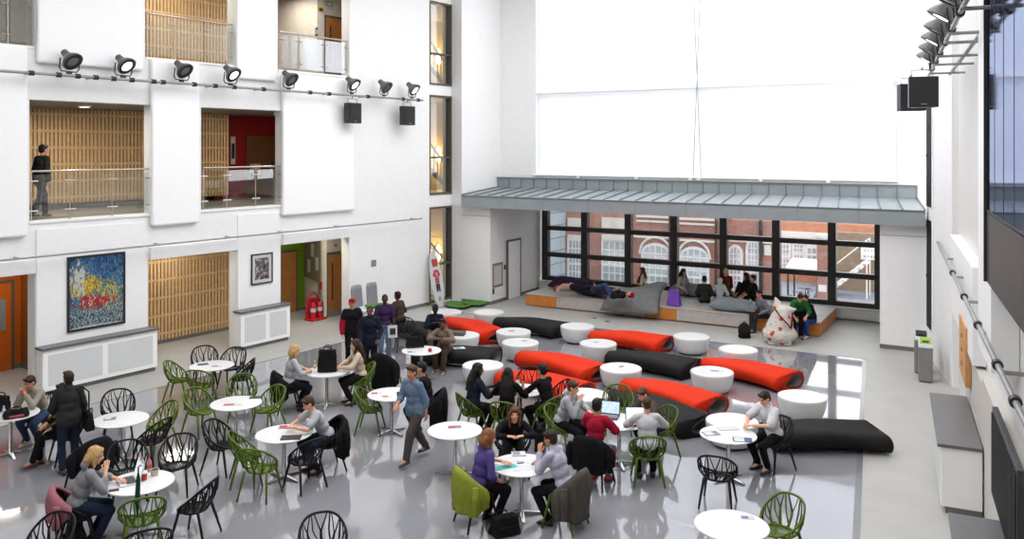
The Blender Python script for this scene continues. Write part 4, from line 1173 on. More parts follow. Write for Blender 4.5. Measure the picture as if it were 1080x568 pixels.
    hm = pm('hair_%d_%d_%d' % tuple(int(c*999) for c in hair[1]), hair[1], .6, var=.25, scale=30, bump=.3, bscale=90, spec=.3)
    lipm = pm('lip_'+skin, tuple(c*f for c, f in zip(SKINS[skin], (.8, .5, .5))), .5)
    blob('body', b, skm, o, .0125, 0, 2, (x, [M_eye, lipm, hm]))
    # ---- hair
    st = hair[0]
    h = MB()
    if st == 'shaved': h.ell(Hd(0, -.020, .034), (.0775, .0925, .0905), HR); h.ell(Hd(0, -.05, -.01), (.066, .06, .06), HR)
    elif st != 'none':
        k = 1.0 if st == 'short' else 1.05
        h.ell(Hd(0, -.020, .045), (.083*k, .097*k, .088*k), HR); h.ell(Hd(0, -.048, -.005), (.078*k, .066*k, .078*k), HR)
        if st == 'short': h.cone(Hd(-.045, .058, .085), Hd(.045, .058, .085), .026, .026)
        else:
            h.cone(Hd(-.02, .055, .085), Hd(-.07, .02, .02), .03, .026); h.cone(Hd(.02, .055, .085), Hd(.07, .02, .02), .03, .026)
        L = {'bob': .12, 'long': .30, 'medium': .19}.get(st, 0)
        if L:
            back = -(HR @ V((0, 1, 0)))
            for s in (-1, 0, 1):
                a = Hd(s*.055, -.062, .0); e = (neck+sp*(.02-L+.06)+back*.115+xt*s*.075) if st != 'bob' else Hd(s*.062, -.075, -.115)
                h.cone(a, a.lerp(e, .5)+back*.02, .055, .055); h.cone(a.lerp(e, .5)+back*.02, e, .055, .035)
            for s in (-1, 1):
                a = Hd(s*.075, .0, .02); e = Hd(s*.085, .012, -.05-min(L, .2)*.75)
                h.cone(a, e, .026, .024)
        if st == 'bun': h.ell(Hd(0, -.12, .03), .042)
    if h.v: blob('hair', h, hm, o, .012, .014, 1, None, TEXH)
    # ---- clothes
    nm, tm, sl, lo = top
    t = MB()
    low = -.02-hem
    t.ell(hip+sp*.02, (.158+lo, .112+lo, .12), Rp)
    if hem:
        for q in (-.07, 0, .07): t.cone(hip+xa*q+sp*.06, hip+xa*q*1.1-(V((0, 0, hem)) if not sit else sp*0), .098+lo, .10+lo)
    t.ell(hip+sp*.19, (.134+lo, .098+lo, .15), Rp); t.ell(hip+sp*.34, (.154+lo, .108+lo, .155), R)
    t.cone(sh-xt*.12, sh+xt*.12, .057+lo*.45, .057+lo*.45); t.cone(neck-sp*.075, neck-sp*.035, .074+lo*.4, .060+lo*.4)
    for S, E, W in ((SHL, EL, WL), (SHR, ER, WR)):
        if sl >= .5:
            t.cone(S, E, .054+lo*.5, .045+lo*.75); u = (sl-.5)/.5
            if u > .02: t.cone(E, E.lerp(W, u), .046+lo*.8, .046+lo*.7-.012*u)
        elif sl > 0: t.cone(S, S.lerp(E, sl*2), .056+lo, .052+lo)
    if 'hood_up' in extras: t.ell(Hd(0, -.03, .03), (.098, .105, .112), HR); t.cone(Hd(0, -.06, -.05), neck-sp*.06-ya*.03, .09, .08)
    if 'hood' in extras: t.ell(neck-ya*.085+sp*.02, (.10, .06, .075), R)
    if 'collar' in extras: t.cone(neck-sp*.02-ya*.03, neck+sp*.035-ya*.01, .075, .068)
    blob(nm, t, tm, o, .0145, .022, 3)
    # waist to ankles
    bn, bmt = bottom[:2]; bl = bottom[2] if len(bottom) > 2 else .012; bs = bottom[3] if len(bottom) > 3 else .93
    t = MB(); t.ell(hip+sp*.0, (.155+bl, .112+bl, .10), Rp)
    for Hh, K, A in ((HL, KL, AL), (HRt, KR, AR_)): t.cone(Hh, K, .084+bl, .058+bl); t.cone(K, K.lerp(A, bs), .058+bl, .044+bl)
    blob(bn, t, bmt, o, .0145, .016, 3)
    # shoes
    if shoes is not None:
        for s, A, K in ((-1, AL, KL), (1, AR_, KR)):
            f = V((s*.12, 1, 0)).normalized() if A.z < .3 or not sit else V((0, 1, -.2)).normalized()
            if pose == 'lie': f = V((0, 1, 0))
            la = V((f.y, -f.x, 0)); m = MB()
            prof = [(-.075, .034, .055), (-.05, .042, .09), (.0, .043, .095), (.05, .046, .07), (.11, .047, .05), (.155, .038, .036), (.178, .02, .022)]
            vs = []; fs = []; n = 10; z0 = A.z-.083
            for y, w, hh in prof:
                for k in range(n):
                    a = 2*PI*k/n-PI/2; zz = (math.sin(a)+1)/2; zz = zz if zz > .12 else .0
                    vs.append(V((A.x, A.y, z0))+f*y+la*(w*math.cos(a)*(1.0 if zz else .9))+V((0, 0, 1))*(hh*zz))
            for i in range(len(prof)-1):
                for k in range(n): fs.append((i*n+k, (i+1)*n+k, (i+1)*n+(k+1) % n, i*n+(k+1) % n))
            fs += [tuple(range(n)), tuple((len(prof)-1)*n+k for k in range(n-1, -1, -1))]
            m.add(vs, fs); obj('shoe', m, shoes, o, 'all')
    # headwear and small worn things
    for e in extras:
        if isinstance(e, tuple) and e[0] == 'cap':
            c = MB(); c.ell(Hd(0, -.018, .06), (.088, .10, .078), HR); c.hexa([Hd(-.07, .06, .055), Hd(.07, .06, .055), Hd(.05, .155, .04), Hd(-.05, .155, .04), Hd(-.07, .06, .068), Hd(.07, .06, .068), Hd(.05, .155, .05), Hd(-.05, .155, .05)])
            blob('cap', c, e[1], o, .009, 0, 2)
        if isinstance(e, tuple) and e[0] == 'beanie':
            c = MB(); c.ell(Hd(0, -.016, .055), (.089, .102, .09), HR); blob('beanie', c, e[1], o, .01, .006, 1)
        if isinstance(e, tuple) and e[0] == 'sleeves':
            for S, E, W in ((SHL, EL, WL), (SHR, ER, WR)):
                c = MB(); c.cone(S, E, .066+lo*.5, .055+lo*.75); c.cone(E, E.lerp(W, .94), .055+lo*.75, .044+lo*.6); blob('sleeve', c, e[1], o, .014, .02, 3)
        if isinstance(e, tuple) and e[0] == 'vest':       # open front lining of the chest in another colour
            c = MB(); c.ell(hip+sp*.30+ya*.040, (.075, .085, .17), R); blob(e[2], c, e[1], o, .013, 0, 2)
        if isinstance(e, tuple) and e[0] == 'scarf':
            c = MB(); n = 18
            c.tube([neck+sp*.015+xt*(.082*math.cos(2*PI*i/n))+ya*(.085*math.sin(2*PI*i/n)+.005) for i in range(n)], .032, 8, closed=True); blob('scarf', c, e[1], o, .011, .012, 1)
        if isinstance(e, tuple) and e[0] == 'strap':
            c = MB(); P = [SHL+sp*.07+xt*.05, hip+sp*.35+ya*.155+xt*.02, hip+sp*.05+ya*.15+xt*.12]; c.tube(P, .014, 6); c.tube([SHL+sp*.07+xt*.05, hip+sp*.3-ya*.16+xt*.04, hip+sp*.05-ya*.14+xt*.16], .014, 6); obj('bag_strap', c, e[1], o, True)
    return o
def seated(chair_obj, label, **k):
    return person(label, chair_obj.location.copy(), chair_obj.rotation_euler[2], 'sit', **k)

# ---------------------------------------------------------------- garments laid over chair backs
def coat(chair_obj, mat, label, zb=.22, name='jacket', span=1.75, group=None, lining=None):
    o = thing(name, label, 'jacket', chair_obj.location.copy(), chair_obj.rotation_euler[2], group)
    n, m = 40, 14; seedp = random.uniform(0, 6)
    def pt(i, j):
        ph = -span+2*span*i/n; r = rim(ph); out = V((r.x, r.y, 0)).normalized(); ed = abs(ph)/span
        top = r+V((0, 0, .034))+out*.005
        if j <= 3:      # inside flap
            t = (3-j)/3; return top-out*(.046*min(1, t*3))-V((0, 0, .06*t))
        t = (j-3)/(m-3); bot = zb+.10*ed**2+.02*math.sin(ph*5+seedp)
        wv = .016*math.sin(ph*8+seedp)*t+.010*math.sin(ph*17)*t
        bulge = .035+.03*math.sin(PI*min(t*1.2, 1))
        return V((r.x, r.y, 0))+out*(bulge+wv+.02*t)+V((0, 0, top.z+(bot-top.z)*t))
    mb = MB(); mb.add([pt(i, j) for i in range(n+1) for j in range(m+1)], [(i*(m+1)+j, (i+1)*(m+1)+j, (i+1)*(m+1)+j+1, i*(m+1)+j+1) for i in range(n) for j in range(m)])
    g = obj('garment_body', mb, mat, o, 'all'); s = g.modifiers.new('thick', 'SOLIDIFY'); s.thickness = .014; s.offset = 1
    if lining:
        for i in (0, n):
            mb = MB(); mb.tube([pt(i, j)+(pt(min(max(i, 2), n-2), j)-pt(i, j))*.2 for j in range(2, m+1)], .016, 6); obj('lining_edge', mb, lining, o, True)
    for sg in (-1, 1):
        ph = sg*span*.62; r = rim(ph); out = V((r.x, r.y, 0)).normalized()
        P = [r+out*.075+V((0, 0, -.03)), r+out*.115+V((0, 0, -.16)), r+out*.11+V((0, 0, -.32)), V((r.x, r.y, max(zb+.04, r.z-.46)))+out*.10]
        mb = MB(); mb.tube(P, [.05, .058, .05, .04], 10); blob('sleeve', mb, mat, o, .014, .018, 2)
    return o
# ================================================================ who sits and stands where
K = cloth
c_black = K('black', (.010, .010, .011)); c_navy = K('navy', (.014, .018, .032)); c_char = K('charcoal', (.03, .029, .029)); c_jean = K('jeans', (.035, .055, .11))
c_dkjean = K('dark_jeans', (.018, .026, .05)); c_grey = K('mid_grey', (.24, .24, .25)); c_lgrey = K('light_grey', (.40, .40, .42)); c_white = K('white', (.60, .60, .62))
c_beige = K('beige', (.42, .36, .28)); c_cream = K('cream', (.55, .45, .33)); c_red = K('red', (.36, .012, .035)); c_brown = K('brown', (.055, .035, .025))
c_purple = K('violet', (.085, .06, .22)); c_lav = K('lavender', (.46, .44, .54)); c_khaki = K('khaki', (.30, .27, .21)); c_taupe = K('taupe', (.085, .075, .062))
c_lime = K('lime', (.24, .27, .035)); c_pink = K('dusty_pink', (.33, .12, .15)); c_plum = K('plum', (.045, .025, .07)); c_green = K('green', (.02, .12, .03)); c_blue = K('bright_blue', (.02, .07, .36))
c_dkred = K('dark_red', (.14, .008, .012)); c_steel = K('steel_blue', (.13, .19, .28)); c_mush = K('mushroom', (.18, .13, .095)); c_brgrey = K('brown_grey', (.075, .062, .055)); c_pattern = K('patterned', (.45, .28, .2))
s_black = pm('black_leather', (.012, .011, .011), .4); s_white = pm('white_trainer', (.62, .62, .62), .5); s_brown = pm('brown_leather', (.10, .035, .022), .45); s_red = pm('red_shoe', (.5, .03, .02), .5); s_tan = pm('tan_shoe', (.3, .2, .14), .5)
BLK = (.008, .006, .005); DKB = (.028, .014, .009); BRN = (.07, .032, .016); AUB = (.12, .035, .015); BLD = (.50, .30, .12); GNG = (.22, .08, .028)
def plank(name, loc, label): pass

# left end table
r = ch(44, 441, 'edge', 'b', 'black woven chair of the man resting head on hands', gap=.74)
seated(r, 'man in khaki jacket and jeans, head resting on hands at the left table', lean=.52, head=(-.05, 0), hl=(-.06, .48, 1.0), hr=(.05, .48, .99), skin='tan', hair=('short', DKB), top=('jacket', c_khaki, .93, .018), bottom=('jeans', c_jean), shoes=s_white, extras=('collar',), gaze=None)
r = ch(56, 450, 'edge', 'g', 'green woven chair holding a brown bag, beside the standing man')
GREENBAG = r
r = ch(72, 459, Vector((-9.2, 13.2, 0)), 'b', 'black woven chair of the person half hidden behind the standing man')
seated(r, 'seated person in dark clothes and brown shoes, mostly hidden by the standing man', lean=.12, skin='tan', hair=('short', BLK), top=('jumper', c_black, .9, .015), bottom=('trousers', c_black), shoes=s_brown, fl=(-.05, .56, .12), fr=(.12, .42, .085))
r = ch(93, 486, Vector((-8.2, 14.2, 0)), 'b', 'black woven chair with a black coat, right of the standing man')
coat(r, c_black, 'black coat over the chair right of the standing man', .28)
p = at(73, 499)
person('standing man in charcoal jacket with a black shoulder bag, back to the viewer', p, face(p, at(20, 420)), 'stand', lean=.10, head=(-.25, .15), hl=(-.18, .30, .98), hr=(.24, .12, .84), skin='tan', hair=('short', DKB), top=('jacket', c_char, .95, .024), bottom=('jeans', c_dkjean), shoes=s_black, hem=.06, size=.99, extras=('collar',))
MANBAG = (p, face(p, at(20, 420)))
# white laptop table
r = ch(79, 543, 'laptop', 'b', 'black woven chair with a pink jacket over it, by the white laptop', gap=.74)
seated(r, 'blond woman in grey cardigan, chin on hand, looking at the white laptop', lean=.38, head=(.0, -.1), hl=(-.10, .52, .80), hr=(.09, .37, .99), skin='light', hair=('bob', BLD), top=('cardigan', c_grey, .78, .02), bottom=('jeans', c_dkjean), shoes=s_black, extras=('hood', ('scarf', c_black), ('vest', c_white, 'white_top')))
coat(r, c_pink, 'dusty pink jacket over the chair of the woman with white laptop', .42, span=1.5)
# writing man
r = ch(341, 468, 'writer', 'b', 'black woven chair under the dark jacket, used by the writing man', gap=.74)
seated(r, 'brown-haired man in white tee and jeans writing at a table', lean=.52, head=(.15, 0), hl=(-.10, .60, .83), hr=(.08, .58, .83), skin='light', hair=('short', BRN), top=('tee_shirt', c_lgrey, .36, .016), bottom=('jeans', c_dkjean), shoes=s_black)
coat(r, c_black, 'black jacket over the writing man\'s chair', .20, span=1.55)
# big black bag table
r = ch(303, 411, 'bag', 'b', 'black woven chair of the blond woman in light grey', gap=.74)
seated(r, 'blond woman in light grey jumper and black trousers, facing the big black bag', lean=.22, head=(-.1, -.1), hl=(-.12, .40, .80), hr=(.12, .38, .80), skin='light', hair=('bob', BLD), top=('jumper', c_lgrey, .8, .016), bottom=('trousers', c_black), shoes=s_black, fl=(-.12, .27, .085))
coat(r, c_black, 'black jacket over the chair of the blond woman in light grey', .24, span=1.5)
r = ch(377, 403, 'bag', 'g', 'green woven chair of the brown-haired woman in cream', gap=.74)
seated(r, 'brown-haired woman in cream jumper beside the big black bag', lean=.2, head=(-.12, .05), hl=(-.12, .44, .80), hr=(.12, .44, .80), skin='light', hair=('long', DKB), top=('jumper', c_cream, .95, .014), bottom=('trousers', c_black), shoes=s_black)
REDBAG = r
# standing trio
def stander(x, y, tgt, label, **k):
    p = V((x, y, 0)); return person(label, p, face(p, V(tgt)), 'stand', **k)
stander(-3.98, 20.7, (-1.5, 14, 0), 'standing man in red cap with red sleeves and a black gilet', skin='tan', hair=('short', BLK), top=('gilet', c_black, .3, .03), bottom=('trousers', c_black), shoes=s_black, hem=.06, extras=(('cap', K('cap_red', (.42, .01, .015))), ('sleeves', c_red)), head=(0, -.3))
stander(-3.36, 19.75, (-2.4, 12, 0), 'standing man in dark navy coat with cropped hair, in front of the red cap', skin='brown', hair=('shaved', BLK), top=('coat', c_navy, .96, .03), bottom=('trousers', c_black, .02), shoes=s_black, hem=.12, head=(-.02, -.2), hl=(-.2, .22, .95), hr=(.2, .2, .9), extras=('collar',))
stander(-3.25, 21.3, (-1.2, 12, 0), 'standing man in plum tee and jeans holding a sheet of paper', skin='dark', hair=('shaved', BLK), top=('tee_shirt', c_plum, .4, .018), bottom=('jeans', c_steel, .02), shoes=s_white, head=(-.02, 0), hl=(-.22, .12, .85), hr=(.27, .15, .86))
# on the charcoal bench and at the apple table
p = at(433, 341, .42); p.z = 0; p += V((-.9, .6, 0))*.33
person('person in brown jacket seated on the charcoal bench, back turned', p, face(p, p+V((-.9, .6, 0))), 'sit', seat=.42, lean=.22, head=(-.3, 0), skin='brown', hair=('short', BLK), top=('jacket', c_brown, .95, .026), bottom=('trousers', c_black), shoes=s_black, extras=(('beanie', K('maroon_wool', (.06, .012, .014))),))
p = at(459, 353, .42); p.z = 0
person('seated person in navy jacket and black cap with hands together', p, face(p, p+V((.1, -1, 0))), 'sit', seat=.42, lean=.32, head=(.0, 0), hl=(-.03, .36, .80), hr=(.03, .36, .80), skin='dark', hair=('short', BLK), top=('jacket', c_navy, .95, .028), bottom=('trousers', c_mush, .02), shoes=s_tan, extras=(('cap', c_black),))
p = at(470, 370, .42); p.z = 0
person('seated person in mushroom brown jacket behind the red apple', p, face(p, V((-2.0, 19.2, 0))), 'sit', seat=.42, lean=.35, head=(-.3, .1), hl=(-.1, .46, .82), hr=(.1, .44, .82), skin='brown', hair=('short', BLK), top=('jacket', c_mush, .95, .026), bottom=('trousers', c_brown, .02), shoes=s_tan, fl=(-.12, .55, .085), fr=(.10, .45, .085), extras=('hood', ('vest', c_white, 'white_tee')))
# table behind the walker
r = ch(449, 432, 'walker', 'b', 'black woven chair behind the walking man', gap=.74)
seated(r, 'seated person in black behind the walking man', lean=.25, head=(-.2, 0), hl=(-.12, .44, .8), hr=(.12, .44, .8), skin='tan', hair=('short', BLK), top=('jumper', c_black, .9, .018), bottom=('trousers', c_black, .018), shoes=s_black, fl=(-.1, .26, .085))
coat(r, c_black, 'black coat hanging long over the chair behind the walking man', .10, span=1.5)
p = V((-1.66, 14.42, 0))
person('walking man in blue top and grey trousers, mid stride', p, face(p, p+V((-.62, -.8, 0))), 'stand', lean=.14, head=(-.1, .05), fl=(-.08, .34, .09), fr=(.09, -.36, .13), hl=(-.2, -.05, .85), hr=(.12, .34, 1.05), skin='tan', hair=('short', BRN), top=('shirt', c_steel, .7, .026), bottom=('trousers', c_brgrey, .022), shoes=s_black, hem=.05, size=.99)
# three women in black
r = ch(497, 435, 'women', 'g', 'green woven chair of the curly-haired woman in a dark coat', gap=.74)
seated(r, 'woman with long black hair in dark coat, left of the three women', lean=.2, head=(-.1, -.2), hl=(-.1, .42, .79), hr=(.1, .38, .76), skin='brown', hair=('long', BLK), top=('coat', c_navy, .9, .028), bottom=('trousers', c_black), shoes=s_black, hem=.03, extras=('collar',))
r = ch(534, 442, 'women', 'g', 'green woven chair of the woman with hair down her back', gap=.74)
seated(r, 'woman in black with long hair down her back, middle of the three women', lean=.14, head=(-.1, .1), hl=(-.14, .42, .80), hr=(.14, .42, .80), skin='brown', hair=('long', BLK), top=('jumper', c_black, .95, .022), bottom=('trousers', c_black, .018), shoes=s_black)
r = ch(579, 436, 'women', 'g', 'green woven chair of the woman with bare shoulder', gap=.74)
seated(r, 'woman in black top with bare neck and shoulder, right of the three women', lean=.28, head=(-.25, .1), hl=(-.1, .50, .82), hr=(.08, .46, .80), skin='tan', hair=('bun', BLK), top=('top', c_black, .75, .012), bottom=('trousers', c_black, .018), shoes=s_black)
# laptop table
r = ch(591, 452, 'screens', 'g', 'green woven chair of the man in grey hoodie', gap=.74)
HOODBAG = r
seated(r, 'man in light grey hoodie with hand to chin at the laptop table', lean=.38, head=(-.05, .0), hl=(-.1, .50, .80), hr=(.05, .38, .98), skin='light', hair=('short', BRN), top=('hoodie', c_lgrey, .95, .022), bottom=('trousers', c_black), shoes=s_white, extras=('hood',))
r = ch(627, 482, 'screens', 'b', 'black woven chair with a black and red jacket over it', gap=.74)
seated(r, 'man in red tee facing an open laptop, back to the viewer', lean=.16, head=(-.12, .0), hl=(-.16, .46, .80), hr=(.18, .40, .76), skin='tan', hair=('short', BLK), top=('tee_shirt', c_red, .42, .018), bottom=('jeans', c_steel), shoes=s_red)
coat(r, c_black, 'black jacket with red lining over the chair of the man in red', .28, span=1.65, lining=c_red)
r = ch(697, 454, 'screens', 'g', 'green woven chair of the bent-over man in brown', gap=.74)
seated(r, 'man in brown-grey tee bent low over the table', lean=.62, head=(.1, .0), hl=(-.14, .52, .82), hr=(.12, .50, .82), skin='light', hair=('short', AUB), top=('tee_shirt', c_brgrey, .42, .018), bottom=('jeans', c_dkjean), shoes=s_black)
r = ch(683, 480, at(668, 436, .44), 'g', 'green woven chair of the man with cropped hair in white')
seated(r, 'man with cropped hair in white long-sleeved tee, back to the viewer', lean=.14, head=(-.1, .05), hl=(-.2, .44, .80), hr=(.2, .44, .80), skin='light', hair=('shaved', BRN), top=('long_sleeved_tee', c_white, .92, .02), bottom=('trousers', c_black), shoes=s_black)
# papers table
r = ch(541, 472, 'papers', 'b', 'black woven chair of the woman with long auburn hair', gap=.70)
seated(r, 'woman with long auburn hair facing the viewer over papers', lean=.56, head=(-.38, 0), hl=(-.14, .50, .84), hr=(.14, .50, .84), skin='light', hair=('long', AUB), top=('cardigan', c_black, .95, .018), bottom=('trousers', c_black), shoes=s_black, size=.94, extras=(('vest', c_beige, 'beige_top'),))
r = ch(505, 520, 'papers', 'b', 'black woven chair under the lime green jacket', gap=.74)
seated(r, 'ginger-haired woman in violet jumper at the paper-covered table', lean=.3, head=(.0, -.1), hl=(-.1, .46, .80), hr=(.14, .30, .62), skin='light', hair=('bob', GNG), top=('jumper', c_purple, .7, .018), bottom=('trousers', c_black), shoes=s_black, fl=(-.1, .22, .085), fr=(.12, .27, .085))
coat(r, c_lime, 'lime green jacket over a chair back at the paper-covered table', .24, span=1.8)
r = ch(592, 521, 'papers', 'g', 'green woven chair under the taupe coat', gap=.74)
seated(r, 'man in lavender shirt, hand to chin, at the paper-covered table', lean=.38, head=(-.02, .05), hl=(-.05, .40, .98), hr=(.12, .46, .80), skin='tan', hair=('short', DKB), top=('shirt', c_lav, .95, .024), bottom=('trousers', c_black), shoes=s_black, extras=('collar',))
coat(r, c_taupe, 'taupe coat over a chair back at the paper-covered table', .16, span=1.8)
# reading man on the right
r = ch(817, 466, 'shirt', 'b', 'black woven chair of the reading man in a white shirt', gap=.74)
seated(r, 'dark-haired man in white short-sleeved shirt reading at a table', lean=.32, head=(.15, 0), hl=(-.08, .52, .82), hr=(.08, .55, .82), skin='light', hair=('short', DKB), top=('shirt', c_white, .42, .024), bottom=('trousers', c_black), shoes=s_black, extras=('collar',), fl=(-.12, .27, .085))
# gallery passer-by
p = LW.p(sx(42, -1.0), -1.0, 3.801)
person('person in dark clothes walking along the first-floor gallery', p, LW.rot()-PI/2+.2, 'stand', lean=.1, fl=(-.08, .2, .085), fr=(.09, -.25, .11), skin='tan', hair=('short', BLK), top=('jacket', c_char, .95, .024), bottom=('trousers', c_char, .02), shoes=s_black, hem=.05)

# ---------------------------------------------------------------- timber platform by the window
PZ = .415
pl, pr = BW.s_at(554, 25.15), 4.40
M_timber = pm('platform_timber', srgb(196, 122, 52), .5, var=.1, scale=4)
o = thing('platform', 'low timber platform along the window with white slatted panels', 'platform', BW.p((pl+pr)/2, 25.15, 0), math.atan2(BW.u.y, BW.u.x))
hw = (pl-pr)/2
m = MB(); m.box(-hw, hw, -2.78, -.02, .03, PZ-.02); obj('base', m, M_timber, o); 
m = MB(); m.box(-hw-.01, hw+.01, -2.79, 0, PZ-.02, PZ); obj('deck', m, pm('pale_deck', (.5, .485, .45), .5), o, bevel=.004)
def slatp(x0, x1):
    m = MB(); z = .06
    while z < .33: m.box(x0, x1, -.018, .006, z, z+.022); z += .034
    m.box(x0-.03, x0, -.018, .012, .05, .36); m.box(x1, x1+.03, -.018, .012, .05, .36); m.box(x0-.03, x1+.03, -.018, .012, .34, .37)
    obj('slatted_panel', m, pm('white_slats', (.6, .59, .57), .5), o)
loc_x = lambda px: BW.s_at(px, 25.15)-(pl+pr)/2
slatp(loc_x(678), loc_x(588)); slatp(loc_x(796), loc_x(715))
PLAT = o
# ---------------------------------------------------------------- bean bags
def beanbag(loc, rz, w, l, h, mat, label, tip=0.0, group='grey and purple bean bags', droop=0.0):
    o = thing('bean_bag', label, 'bean bag', loc, rz, group)
    n = 22; vs = []; fs = []
    for top in (1, -1):
        for i in range(n+1):
            for j in range(n+1):
                u, v = -1+2*i/n, -1+2*j/n
                f = max(0, (1-u**4)*(1-v**4))**.5; f2 = f*(1+.12*math.sin(3*u+2*v))
                pin = 1-.10*(1-abs(u))*abs(v)**2-.10*(1-abs(v))*abs(u)**2
                x, y = u*w/2*pin, v*l/2*pin
                z = h*.35+top*f2*h*(.65 if top > 0 else .34)+tip*max(0, .3-u)*max(0, .6-v)*.6
                z = max(z, .003)-droop*max(0, v-.12)**1.3
                vs.append((x, y, z))
    k = (n+1)**2
    for s in (0, 1):
        for i in range(n):
            for j in range(n):
                q = [s*k+i*(n+1)+j, s*k+(i+1)*(n+1)+j, s*k+(i+1)*(n+1)+j+1, s*k+i*(n+1)+j+1]; fs.append(tuple(q if s == 0 else q[::-1]))
    m = MB(); m.add(vs, fs); c = weld(obj('cover', m, mat, o, 'all'), 2e-3)
    c.data.polygons.foreach_set('use_smooth', [True]*len(c.data.polygons))
    d = c.modifiers.new('d', 'DISPLACE'); d.texture = TEX; d.strength = .03; d.mid_level = .4
    m = MB(); m.tube([(w/2*.98, -l/2*.6, h*.35), (w/2*1.06, 0, h*.33), (w/2*.98, l/2*.6, h*.35)], .012, 6); obj('seam_loop', m, mat, o)
    return o
b_grey = K('bag_grey', (.19, .19, .185)); b_purple = K('bag_purple', (.032, .016, .045)); b_blue = K('bag_blue_grey', (.22, .25, .27))
ang = math.atan2(BW.u.y, BW.u.x)
def onp(px, py, z=PZ): p = at(px, py, z); p.z = PZ+.022; return p
beanbag(onp(603, 305), ang+.1, 1.5, 1.0, .40, b_purple, 'dark purple bean bag at the left end of the platform')
beanbag(onp(633, 312), ang-.3, 1.6, 1.0, .30, b_purple, 'dark purple bean bag under the lying person in jeans')
beanbag(onp(669, 319.5), ang+.12, 1.9, 1.35, .42, b_grey, 'large grey bean bag drooping over the platform edge, one corner raised', tip=.35, droop=.42)
beanbag(onp(728, 311), ang, 1.3, 1.0, .38, b_grey, 'grey bean bag under the person in a beige jacket')
beanbag(onp(772, 327.5), ang+.05, 1.3, .7, .36, b_blue, 'blue-grey bean bag in front of the white hood')
beanbag(onp(803, 331), ang-.05, .85, .6, .26, b_blue, 'smaller blue-grey bean bag by the person in grey')
def flowers():
    mt = bpy.data.materials.new('floral_print'); mt.use_nodes = True; nt = mt.node_tree; N = nt.nodes; L = nt.links
    b = N['Principled BSDF']; b.inputs['Roughness'].default_value = .8
    tc = N.new('ShaderNodeTexCoord'); vo = N.new('ShaderNodeTexVoronoi'); vo.inputs['Scale'].default_value = 5.2; L.new(tc.outputs['Object'], vo.inputs['Vector'])
    nz = N.new('ShaderNodeTexNoise'); nz.inputs['Scale'].default_value = 22; L.new(tc.outputs['Object'], nz.inputs['Vector'])
    ad = N.new('ShaderNodeMath'); ad.operation = 'MULTIPLY_ADD'; ad.inputs[1].default_value = .45; L.new(nz.outputs['Fac'], ad.inputs[0]); L.new(vo.outputs['Distance'], ad.inputs[2])
    r = N.new('ShaderNodeValToRGB'); e = r.color_ramp.elements; r.color_ramp.interpolation = 'CONSTANT'
    e[0].color = (.42, .03, .02, 1); e[0].position = 0; e[1].color = (.60, .56, .50, 1); e[1].position = .52
    a = e.new(.42); a.color = (.55, .16, .07, 1)
    L.new(ad.outputs[0], r.inputs['Fac']); L.new(r.outputs['Color'], b.inputs['Base Color']); return mt
p = at(822, 362, 0); p.z = 0
o = thing('bean_bag', 'tall white bean bag with red flower print and dark red strap, standing on the floor', 'bean bag', p, -.3)
m = MB()
m.ell((0, 0, .27), (.47, .44, .29)); m.cone((0, 0, .36), (.08, 0, .86), .41, .25); m.cone((-.02, 0, 1.0), (-.10, 0, 1.26), .16, .03); m.cone((.2, 0, .92), (.42, 0, .98), .15, .03); m.box(-.3, .3, -.28, .28, .004, .1)
blob('cover', m, flowers(), o, .02, .04, 4)
m = MB(); m.tube([(-.12, -.24, 1.0), (.02, -.36, .82), (.22, -.40, .62), (.30, -.36, .50)], .028, 8, flat=.5); m.tube([(.34, -.22, .9), (.32, -.36, .7), (.30, -.37, .52)], .024, 8, flat=.5); obj('carry_strap', m, K('strap_red', (.13, .008, .016)), o, True)
# people on the platform
def onplat(px, py, tgt, label, zoff=0.0, **k):
    p = at(px, py, PZ+zoff); p.z = PZ+zoff-.0
    d = V(tgt).normalized()
    k.setdefault('fl', (-.15, .32, .09)); k.setdefault('fr', (.15, .31, .09))
    return person(label, p, face(p, p+d), 'sit', seat=k.pop('seat', .02), **k)
L_ = BW.u; F_ = -BW.n
onplat(680, 307, L_*.9+F_*.4, 'girl in beige top sitting on the large grey bean bag', .14, lean=.15, head=(-.3, 0), hl=(-.1, .35, .3), hr=(.1, .3, .3), skin='tan', hair=('medium', BRN), top=('top', c_cream, .5, .014), bottom=('leggings', c_brown), shoes=s_black, size=.92)
onplat(718, 309, -L_*.9+F_*.3, 'person in beige jacket with black hair sitting on a grey bean bag', .10, lean=.18, head=(-.2, 0), skin='tan', hair=('medium', BLK), top=('jacket', c_beige, .95, .03), bottom=('jeans', c_grey), shoes=s_black, extras=('collar',), size=.95)
onplat(759, 318.5, L_*.2-F_*.9, 'person in white hood seen from behind on the platform', .0, lean=.35, skin='tan', hair=('short', BLK), top=('hoodie', c_white, .95, .03), bottom=('trousers', c_black), shoes=s_black, extras=('hood_up',), size=.88)
onplat(743, 319.5, L_*.3-F_*.9, 'person in black jacket leaning back, left of the white hood', .0, lean=.1, skin='tan', hair=('short', BLK), top=('jacket', c_char, .95, .03), bottom=('trousers', c_black), shoes=s_black, size=.98)
onplat(766, 310, F_, 'person with blond cropped hair in dark red jumper by the window', .12, lean=.12, head=(-.3, 0), hl=(-.05, .3, .35), hr=(.05, .3, .35), skin='light', hair=('shaved', BLD), top=('jumper', c_dkred, .95, .024), bottom=('trousers', K('olive', (.06, .06, .03))), shoes=s_black)
onplat(786, 313.5, L_*.7+F_*.4, 'dark-haired person in black reclining by the window, right of the red jumper', .10, lean=-.1, head=(.1, 0), skin='tan', hair=('medium', DKB), top=('top', c_black, .9, .02), bottom=('trousers', c_black), shoes=s_black, size=.92)
